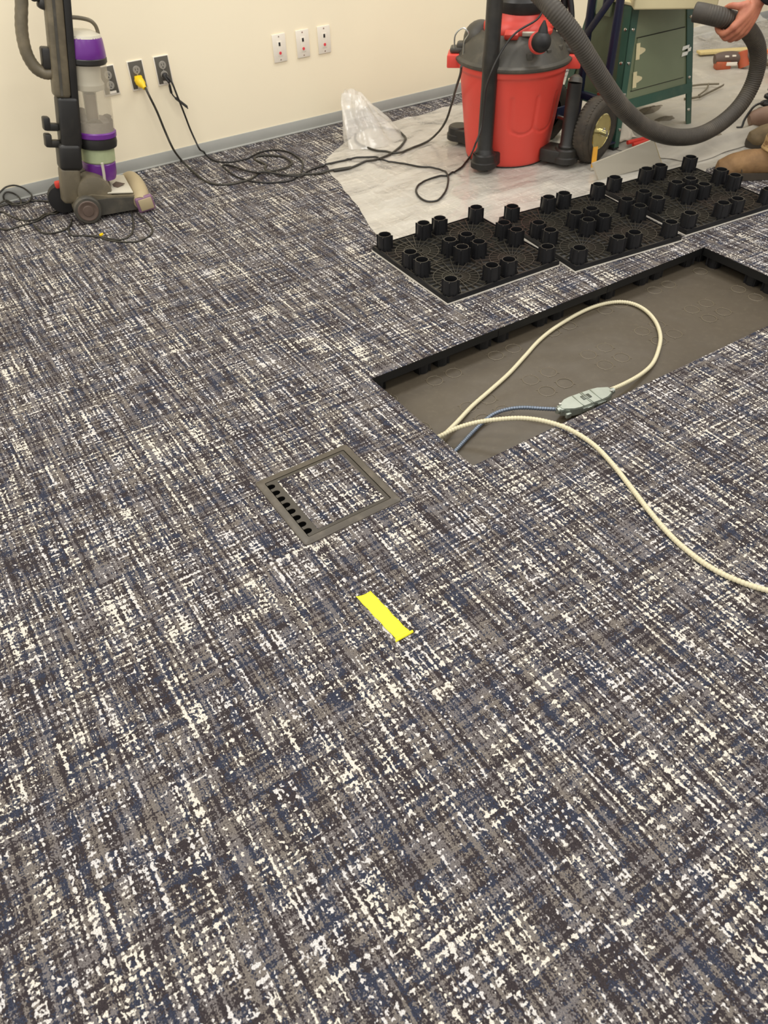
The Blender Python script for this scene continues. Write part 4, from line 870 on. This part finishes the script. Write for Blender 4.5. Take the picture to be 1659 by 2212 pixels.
def quadbox(a, b, c, d, t):
    mb = MB(); A_ = [mb.bm.verts.new(p) for p in (a, b, c, d)]; n_ = (b-a).cross(d-a).normalized()*t
    B2 = [mb.bm.verts.new(p+n_) for p in (a, b, c, d)]; mb.bridge(A_, B2); mb.face(A_[::-1]); mb.face(B2); return mb
def side(k0, k1, h0, h1, inset): # panel between two legs
    o_ = (cen-(edgept(k0, .3)+edgept(k1, .3))/2); o_.z = 0; o_ = o_.normalized()*inset
    return [edgept(k0, h0)+o_, edgept(k1, h0)+o_, edgept(k1, h1)+o_, edgept(k0, h1)+o_]
rl = side(0, 1, .158, .200, -.0015); obj('front_rail', quadbox(*rl, -.012), M['green'], st)
rl = side(1, 2, .158, .200, -.0015); obj('side_rail', quadbox(*rl, -.012), M['green'], st)
rl = side(3, 0, .158, .200, -.0015); obj('side_rail', quadbox(*rl, -.012), M['green'], st)
rl = side(2, 3, .158, .200, -.0015); obj('back_rail', quadbox(*rl, -.012), M['green'], st)
FQ = side(0, 1, .196, .553, .006); obj('front_panel', quadbox(*FQ, -.003), M['sage'], st)
obj('side_panel', quadbox(*side(3, 0, .170, .553, .006), -.003), M['olive'], st, label='dark olive left side panel')
obj('side_panel', quadbox(*side(1, 2, .170, .553, .006), -.003), M['sage'], st)
obj('back_panel', quadbox(*side(2, 3, .170, .553, .006), -.003), M['sage'], st)
obj('side_bracket', MB().box((2.972, 2.80, .545), (.012, .085, .075), bev=.002).lathe([(.009, 0), (.006, .005)], (2.965, 2.775, .545), (-1, 0, 0), seg=10), M['sage'], st)
obj('floor_plate', quadbox(*[edgept(k, .172) for k in range(4)], .003), M['sage'], st)
def F(a, b): return FQ[0].lerp(FQ[1], a).lerp(FQ[3].lerp(FQ[2], a), b)
FN = (FQ[1]-FQ[0]).cross(FQ[3]-FQ[0]).normalized()
if FN.y > 0: FN = -FN
door = obj('door', quadbox(F(.145, .10)+FN*.0015, F(.87, .10)+FN*.0015, F(.87, .66)+FN*.0015, F(.145, .66)+FN*.0015, .0045 if ((F(.87, .1)-F(.145, .1)).cross(F(.145, .66)-F(.145, .1))).dot(FN) > 0 else -.0045), M['sage'], st)
gp = MB()
for (a, b), (c, d) in (((.14, .095), (.875, .095)), ((.14, .665), (.875, .665)), ((.875, .095), (.875, .665))):
    p, q = F(a, b)+FN*.0018, F(c, d)+FN*.0018; gp.cyl(p, q, .0018, seg=6)
obj('door_gap', gp, M['black'], st, label='dark gap round the door')
ex = (FQ[1]-FQ[0]).normalized(); ez = (FQ[3]-FQ[0]).normalized(); ez = (ez-ex*ez.dot(ex)).normalized()
def facem(p): return Matrix.Translation(p) @ Matrix((( ex.x, ez.x, FN.x, 0), (ex.y, ez.y, FN.y, 0), (ex.z, ez.z, FN.z, 0), (0, 0, 0, 1)))
for b in (.215, .520):
    m_ = facem(F(.155, b)+FN*.006)
    hg = MB().prism([(-.006, -.032), (.012, -.032), (.012, .032), (-.006, .032)], 0, .002, m=m_)
    hg.prism([(.012, -.016), (.030, -.012), (.048, -.006), (.052, 0), (.048, .006), (.030, .012), (.012, .016)], 0, .0022, m=m_); hg.cyl(m_ @ V3(.012, -.032, .002), m_ @ V3(.012, .032, .002), .003, seg=8)
    obj('hinge', hg, M['cream'], door, label='pale strap hinge')
m_ = facem(F(.895, .400)+FN*.006)
lt = MB().prism([(-.034, .004), (.012, .008), (.014, .022), (-.030, .020)], 0, .005, m=m_); lt.prism([(-.036, -.020), (.002, -.018), (.010, -.002), (-.032, -.004)], 0, .007, m=m_); lt.prism([(.0, -.006), (.020, -.004), (.020, .010), (.0, .008)], .004, .010, m=m_)
obj('latch', lt, M['chrome'], door, label='shiny draw latch')
mc = thing('cream_machine', 'cream machine body sitting on the dark green stand', 'machine', (3.2, 2.8, .556))
obj('body', MB().box((3.194, 2.645, .742), (.345, .36, .372), Matrix.Rotation(math.radians(-38.5), 3, 'Z'), bev=.008, seg=3), M['cream'], mc)
obj('base_flange', MB().box((3.195, 2.788, .5635), (.40, .26, .012), bev=.003), M['cream'], mc)

# ------------------------------------------------------------------ loose items
bp = thing('cut_panel', 'pale cut board standing on edge behind the upside down tiles', 'board', (2.78, 2.36, 0))
q = [V3(2.618, 2.352, .004), V3(2.965, 2.312, .008), V3(2.905, 2.335, .118), V3(2.588, 2.372, .076)]
obj('board', quadbox(*q, -.012), M['stone'], bp)
obj('cut_edge', quadbox(V3(2.967, 2.313, .009), V3(2.976, 2.325, .010), V3(2.914, 2.348, .116), V3(2.907, 2.336, .117), .0015), M['edge'], bp, label='fibrous yellowish cut edge')
sk = thing('wood_stick', 'small ochre yellow wooden stick leaning on the hand truck tyre', 'stick', (2.70, 2.47, 0))
obj('stick', quadbox(V3(2.668, 2.455, .008), V3(2.690, 2.449, .008), V3(2.712, 2.476, .092), V3(2.690, 2.482, .092), .005), M['wood'], sk)
obj('worn_tip', quadbox(V3(2.666, 2.4545, .004), V3(2.689, 2.4485, .004), V3(2.692, 2.4515, .016), V3(2.669, 2.4575, .016), .0055), M['stone'], sk, label='pale worn tip')
pr = thing('pliers', 'red handled pliers lying behind the pale cut board', 'pliers', (3.06, 2.565, .02))
obj('handle', MB().tube([(2.985, 2.545, .034), (3.03, 2.536, .036), (3.08, 2.527, .037), (3.125, 2.520, .037)], .0095, seg=10), M['redgrip'], pr)
obj('handle', MB().tube([(2.990, 2.515, .032), (3.04, 2.510, .034), (3.09, 2.510, .036), (3.13, 2.512, .036)], .0085, seg=10), M['redgrip'], pr)
obj('jaws', MB().box((3.165, 2.508, .034), (.070, .032, .018), Matrix.Rotation(-.15, 3, 'Z'), bev=.004), M['iron'], pr)
obj('pivot', MB().cyl((3.15, 2.510, .040), (3.15, 2.510, .046), .008, seg=12), M['steel'], pr)
rg = thing('rag', 'crumpled white rag beside the front leg of the green stand', 'rag', (3.05, 2.63, .01))
def rag_pt(a, b):
    x = 2.992+.115*a+.02*noise.noise(Vector((a*3, b*3, 2))); y = 2.595+.085*b+.02*noise.noise(Vector((a*3, b*3, 6)))
    return V3(x, y, .022+.055*math.sin(a*math.pi)**.6*math.sin(b*math.pi)**.6*(.8+.7*noise.noise(Vector((a*4, b*4, 1))))+.012*math.sin(a*17+b*5)*math.sin(b*math.pi))
obj('cloth', MB().grid(rag_pt, 28, 22), M['rag'], rg, solid=.0015, angle=40)
sq = thing('bent_iron_tool', 'thin bent iron tool lying on the dusty drop sheet', 'hand tool', (3.88, 2.83, .03))
obj('blade', MB().tube([(3.775, 2.795, .034), (3.86, 2.812, .036), (3.99, 2.838, .038), (4.03, 2.850, .038)], .006, seg=8, sub=3, flat=.5), M['iron'], sq)
obj('arm', MB().tube([(3.79, 2.815, .036), (3.89, 2.850, .040), (3.975, 2.905, .042)], .0042, seg=8), M['iron'], sq)
obj('hook_end', MB().tube([(3.705, 2.835, .030), (3.745, 2.812, .032), (3.785, 2.798, .036)], .006, seg=8), M['iron'], sq)
obj('tip', MB().tube([(3.90, 2.955, .034), (3.95, 2.925, .038), (4.02, 2.873, .040)], .005, seg=8), M['iron'], sq)
# dusty orange power tool beyond the hose
t1 = thing('power_tool', 'dusty orange and grey power tool on the drop sheet, seen through the hose loop', 'power tool', (4.42, 3.06, .02))
ex1 = V3(.836, -.548, 0); ey1 = V3(.548, .836, 0)
def T1(x, y, z): return V3(4.30, 3.13, .02)+ex1*x+ey1*y+V3(0, 0, z)
r1 = Matrix.Rotation(math.atan2(-.548, .836), 3, 'Z')
obj('grip', MB().tube([T1(-.01, 0, .045), T1(.03, 0, .050), T1(.09, 0, .052), T1(.14, 0, .052)], .034, seg=16, sub=4, rf=lambda t, i: .028+.008*math.sin(t*3.1)), M['tooldark'], t1)
obj('battery', MB().box(T1(.035, -.018, .022), (.085, .060, .040), r1, bev=.008), M['toolred'], t1)
obj('white_label', MB().box(T1(.075, -.050, .034), (.060, .004, .018), r1, bev=.001), M['white'], t1)
obj('grey_button', MB().box(T1(.045, -.031, .068), (.022, .010, .008), r1, bev=.002).box(T1(.085, -.031, .070), (.022, .010, .008), r1, bev=.002), M['white'], t1)
obj('gear_head', MB().tube([T1(.135, 0, .085), T1(.145, -.01, .05), T1(.16, -.025, .010)], .030, seg=16), M['toolred'], t1)
obj('barrel', MB().tube([T1(.15, 0, .055), T1(.20, .005, .058), T1(.25, .01, .058)], .030, seg=16), M['tooldark'], t1)
obj('collar', MB().box(T1(.245, -.01, .070), (.052, .060, .052), r1, bev=.006), M['orange'], t1, label='bright orange collar')
obj('chuck', MB().tube([T1(.25, .0, .040), T1(.29, -.02, .025), T1(.33, -.035, .015)], (.022, .010), seg=12), M['iron'], t1)
b1 = thing('wood_strip', 'long pale wooden strip lying behind the orange power tool', 'wood strip', (4.62, 3.30, .02))
obj('strip', MB().box((4.62, 3.27, .040), (.42, .06, .014), Matrix.Rotation(math.atan2(-.40, .80), 3, 'Z'), bev=.002), M['edge'], b1)
# brown corded tool with a hank of black cable, far right
t2 = thing('corded_tool', 'dusty brown corded power tool with orange vents behind the leg', 'power tool', (3.68, 2.30, .02))
def T2(x, y, z): return V3(3.655, 2.345, .02)+ex1*x+ey1*y+V3(0, 0, z)
obj('motor_housing', MB().tube([T2(-.045, 0, .034), T2(-.02, 0, .040), T2(.03, 0, .046), T2(.07, 0, .048)], .045, seg=22, rf=lambda t, i: .026+.020*math.sin(min(1, t*1.3)*1.57)), M['toolbrown'], t2)
obj('vent_ring', MB().tube([T2(.062, 0, .050), T2(.10, 0, .050), T2(.14, 0, .050)], .048, seg=22), M['toolred'], t2, label='orange red vent section')
vs = MB()
for k in range(6):
    a = math.radians(150+k*24); vs.box(T2(.10, math.cos(a)*.047-.0, .05+math.sin(a)*-.047), (.060, .006, .006), r1)
obj('vent_slots', vs, M['black'], t2)
obj('handle', MB().tube([T2(.13, 0, .05), T2(.20, 0, .05), T2(.28, 0, .045)], .032, seg=14), M['tooldark'], t2)
obj('supply_cord', MB().tube([T2(.01, .02, .105), T2(-.035, .01, .090), T2(-.068, -.005, .040), T2(-.080, -.02, .010), T2(-.105, -.025, .008)], .0055, seg=8), M['cord2'], t2)
hk = thing('cable_hank', 'hank of thick black cable lying behind the brown corded tool', 'cable', (3.93, 2.46, .02))
for k in range(5):
    y, z, x0 = -.055+.030*k, .020+.024*k, -.095+.022*k
    H_ = lambda x, yy, zz: V3(3.93, 2.46, .012)+ex1*x+ey1*yy+V3(0, 0, zz)
    obj('cable_turn', MB().tube([H_(.30, y, z), H_(.15, y-.012, z), H_(.04, y-.016, z), H_(x0+.03, y-.014, z), H_(x0, y, z+.004), H_(x0+.03, y+.016, z+.006), H_(.05, y+.018, z+.006), H_(.16, y+.016, z+.006), H_(.30, y+.014, z+.006)], .0105, seg=10, sub=4), M['cord2'], hk)
oc = thing('orange_case', 'orange plastic case just showing at the right edge behind the hose', 'case', (4.42, 2.74, .02))
obj('shell', MB().box((4.46, 2.73, .055), (.22, .14, .075), r1, bev=.016, seg=3), M['orange'], oc)
obj('handle', MB().tube([(4.40, 2.765, .09), (4.41, 2.76, .115), (4.50, 2.70, .115), (4.51, 2.695, .09)], .008, seg=8), M['black'], oc)

# ------------------------------------------------------------------ person
pe = thing('person', 'person in khaki trousers, tan boots and black sleeve bending to hold the grey hose', 'person', (3.42, 2.02, 0))
HP = Vector(P['hose'][17]).lerp(Vector(P['hose'][18]), .35)
hx = (Vector(P['hose'][18])-Vector(P['hose'][16])).normalized()           # along the hose towards its end
toc = (camo.matrix_world.translation-HP).normalized(); hz = (toc-hx*toc.dot(hx)).normalized(); hp = hx.cross(hz)
if hp.z > 0: hp = -hp                                                     # hp points down
def HPt(a, p, z): return HP+hx*a+hp*p+hz*z
wrist = HPt(-.016, -.088, .040); elbow = V3(3.20, 2.02, .84); lsh = V3(3.245, 1.945, 1.10); rsh = V3(3.485, 2.215, 1.10)
pelvis = V3(3.65, 1.83, .82); neck = V3(3.31, 2.13, 1.15); head = V3(3.22, 2.21, 1.25)
lhip, rhip, lkn, rkn, lan, ran = V3(3.58, 1.75, .82), V3(3.72, 1.90, .82), V3(3.34, 1.885, .49), V3(3.64, 2.06, .49), V3(3.215, 1.95, .10), V3(3.615, 2.10, .10)
bd = MB()
fing = ((.041, .0, .0112, .95), (.015, .006, .0116, 1.04), (-.012, .005, .0110, 1.0), (-.037, -.004, .0098, .88))
for a, dp, r, L in fing:
    k = HPt(a, .016+dp, .052); pip = HPt(a*1.06, .050*L+dp*.6, .030); dip = HPt(a*1.06, .050*L, -.004); tip = HPt(a*1.04, .034*L, -.028)
    bd.tube([k, k.lerp(pip, .5)+hz*.003, pip, pip.lerp(dip, .5)+hp*.002, dip, dip.lerp(tip, .6)+hp*.002, tip], r, seg=10, sub=3, rf=lambda t, i, r=r: r*(1.12-.30*t+.10*math.exp(-((t-.34)/.07)**2)))
    bd.ball(k, r*1.25); bd.ball(tip, r*.82)
    bd.tube([wrist+(k-wrist)*.02+hx*a*.25, wrist.lerp(k, .5)+hz*.007+hx*a*.12, k], (.021, r*1.35), seg=12, sub=4)
bd.ball(HPt(0, -.032, .044), .038, (1.22, 1.35, .58), Matrix((hx, hp, hz)).transposed(), u=20, v=12)
th0, th1, th2, th3 = HPt(.020, -.070, .040), HPt(.050, -.050, .030), HPt(.058, -.040, .002), HPt(.050, -.026, -.024)
bd.tube([th0, th1, th2, th3], .012, seg=12, sub=5, rf=lambda t, i: .0155-.0055*t); bd.ball(th3, .0100)
bd.tube([wrist, wrist.lerp(elbow, .25), wrist.lerp(elbow, .6), elbow], .03, seg=14, rf=lambda t, i: .026+.012*t, flat=1.1)
bd.tube([elbow, elbow.lerp(lsh, .5), lsh], (.040, .052), seg=14)
rel, rwr = V3(3.53, 2.22, .83), V3(3.56, 2.09, .62)
bd.tube([rsh, rel], (.052, .040), seg=14); bd.tube([rel, rwr], (.038, .026), seg=14)
rh = [V3(.0, 0, 0), V3(-.03, .02, -.02), V3(-.055, .03, -.055)]
bd.tube([rwr+v for v in rh], (.028, .032), seg=12, flat=.6)
for k in range(4): o_ = V3(-.02+.015*k, -.03+.016*k, 0)+rwr+rh[2]; bd.tube([o_, o_+V3(-.016, .01, -.035), o_+V3(-.010, .0, -.068)], (.0095, .007), seg=8)
bd.tube([rwr+rh[1], rwr+rh[1]+V3(.02, .04, -.02), rwr+rh[1]+V3(.012, .05, -.055)], (.012, .008), seg=8)
bd.tube([pelvis, pelvis.lerp(neck, .4)+V3(.02, -.02, .05), pelvis.lerp(neck, .8)+V3(.02, -.02, .03), neck], .14, seg=20, sub=5, rf=lambda t, i: .150-.03*math.sin(t*3.1)-.06*max(0, t-.75)*4*.25)
bd.tube([lsh, (lsh+rsh)/2, rsh], .070, seg=14); bd.tube([neck, neck.lerp(head, .7)], (.062, .055), seg=14)
hdir = V3(-.75, .66, -.35).normalized(); hup = (V3(0, 0, 1)-hdir*hdir.z).normalized(); hl_ = hup.cross(hdir)
hm = Matrix((hdir, hl_, hup)).transposed()
def H3(x, y, z): return head+hm @ V3(x, y, z)
bd.ball(H3(0, 0, .02), .095, (1.02, .80, 1.12), hm, u=28, v=20); bd.ball(H3(.035, 0, -.045), .065, (.9, .86, 1.0), hm)
bd.tube([H3(.088, 0, .030), H3(.108, 0, .0), H3(.118, 0, -.018), H3(.100, 0, -.026)], .014, seg=10, rf=lambda t, i: .009+.006*t)
for s_ in (-1, 1):
    bd.ball(H3(.0, s_*.078, .008), .030, (.75, .28, 1.1), hm); bd.tube([H3(.085, s_*.012, .044), H3(.082, s_*.045, .046)], .010, seg=8)
bd.tube([H3(.092, -.024, -.055), H3(.100, 0, -.053), H3(.092, .024, -.055)], .008, seg=8); bd.tube([H3(.093, -.020, -.066), H3(.099, 0, -.068), H3(.093, .020, -.066)], .008, seg=8)
for a, b, c in ((lhip, lkn, lan), (rhip, rkn, ran)):
    bd.tube([a, a.lerp(b, .5), b], (.080, .055), seg=16); bd.tube([b, b.lerp(c, .35), c], .05, seg=16, rf=lambda t, i: .054-.018*t); bd.ball(b, .056)
body = obj('body', bd, M['skin'], pe); fuse(body, .0042, 3)
for s_ in (-1, 1):
    e_ = obj('eye', MB().ball(H3(.080, s_*.031, .028), .0125, u=16, v=10), M['white'], pe); obj('iris', MB().ball(H3(.0895, s_*.031, .027), .0055, u=12, v=8), M['black'], e_)
obj('hair', MB().ball(H3(-.012, 0, .045), .100, (1.02, .86, 1.02), hm, u=28, v=18), M['hair'], pe)
jk = MB()
cuff = wrist.lerp(elbow, .06)
for q, r in (([cuff, cuff.lerp(elbow, .5), elbow], (.045, .054)), ([elbow, elbow.lerp(lsh, .5), lsh], (.054, .072)), ([rsh, rsh.lerp(rel, .5), rel], (.072, .054)), ([rel, rel.lerp(rwr, .5), rel.lerp(rwr, .86)], (.052, .042))): jk.tube(q, r, seg=18, sub=5)
jk.ball(elbow, .054); jk.ball(rel, .054); jk.ball(lsh, .098); jk.ball(rsh, .098); jk.tube([lsh, (lsh+rsh)/2+V3(.02, -.02, .01), rsh], .098, seg=18)
jk.tube([pelvis+V3(.02, -.02, .0), pelvis+V3(-.02, .02, .07), pelvis.lerp(neck, .4)+V3(.02, -.02, .05), pelvis.lerp(neck, .8)+V3(.02, -.02, .03), neck+V3(.02, -.02, -.02)], .16, seg=24, sub=6, rf=lambda t, i: .172-.03*math.sin(t*3.1)-.10*max(0, t-.75))
jk_ = obj('jacket', jk, M['sleeve'], pe, label='black jacket with a knit cuff'); fuse(jk_, .008, 4)
tr = MB()
for a, b, c in ((lhip, lkn, lan), (rhip, rkn, ran)):
    c2 = c+V3(.012, -.010, -.005)
    tr.tube([a, a.lerp(b, .5), b+V3(-.01, .01, 0)], (.105, .080), seg=20, sub=6); tr.ball(b+V3(-.01, .01, 0), .080)
    tr.tube([b+V3(-.008, .008, 0), b.lerp(c2, .4), b.lerp(c2, .8), c2], .07, seg=20, sub=8, rf=lambda t, i: .080-.006*t+.004*math.sin(t*26)*t)
tr.ball(pelvis, .155, (1.05, 1.05, .95)); tr_ = obj('trousers', tr, M['khaki'], pe, label='khaki canvas trousers'); fuse(tr_, .0075, 2)
def boot(an, m, lab):
    d = V3(-.75, .66, 0).normalized(); rot = Matrix((d, V3(-d.y, d.x, 0), V3(0, 0, 1))).transposed()
    B_ = lambda x, y, z: V3(an.x, an.y, 0)+rot @ V3(x, y, z)
    up = MB()
    up.tube([B_(-.055, 0, .058), B_(0, 0, .062), B_(.07, 0, .062), B_(.13, 0, .050), B_(.180, 0, .038), B_(.208, 0, .032)], .05, seg=20, sub=5, rf=lambda t, i: .040+.013*math.sin(min(1, t*1.25)*2.6)*.9-.014*max(0, t-.7)*3.3, flat=1.0)
    up.ball(B_(.168, 0, .036), .052, (1.0, 1.0, .70), rot); up.ball(B_(-.045, 0, .050), .045, (1, 1, .9), rot); up.ball(B_(.09, 0, .075), .046, (1.4, .9, .8), rot)
    up.tube([B_(-.012, 0, .060), B_(-.006, 0, .12), B_(-.012, 0, .19)], (.056, .052), seg=20)
    b_ = obj('boot', up, m, pe, label=lab); fuse(b_, .005, 5)
    pts = []
    for k in range(36):
        a = 2*math.pi*k/36; x = math.cos(a); y = math.sin(a); wd = .054 if x > -.1 else .044
        pts.append(B_(.075+.146*(abs(x)**.8)*(1 if x > 0 else -1), wd*(abs(y)**.75)*(1 if y > 0 else -1), 0))
    so = MB(); r_ = [[so.bm.verts.new(p+V3(0, 0, z)) for p in pts] for z in (.002, .008, .024, .030)]
    for a, b in zip(r_, r_[1:]): so.bridge(a, b)
    so.face(r_[0][::-1]); so.face(r_[-1]); obj('sole', so, M['sole'], b_, label='dark rubber sole')
    obj('toe_seam', MB().tube([B_(.118, -.052, .034), B_(.128, -.040, .066), B_(.132, 0, .080), B_(.128, .040, .066), B_(.118, .052, .034)], .0022, seg=6), M['sole'], b_, label='dark stitched seam')
    obj('collar', MB().tube([B_(-.012+.054*math.cos(q*.785), .054*math.sin(q*.785), .128) for q in range(8)], .008, seg=8, closed=True), m, b_)
    lc = MB()
    for k in range(4): x = .055+.024*k; zt = .108-.011*k; lc.tube([B_(x, -.030, zt-.012), B_(x+.004, 0, zt+.002), B_(x, .030, zt-.012)], .0028, seg=6)
    obj('laces', lc, M['sole'], b_)
boot(lan, M['boot'], 'tan nubuck boot nearest the upside down tiles'); boot(ran, M['boot2'], 'dark tan boot further back')
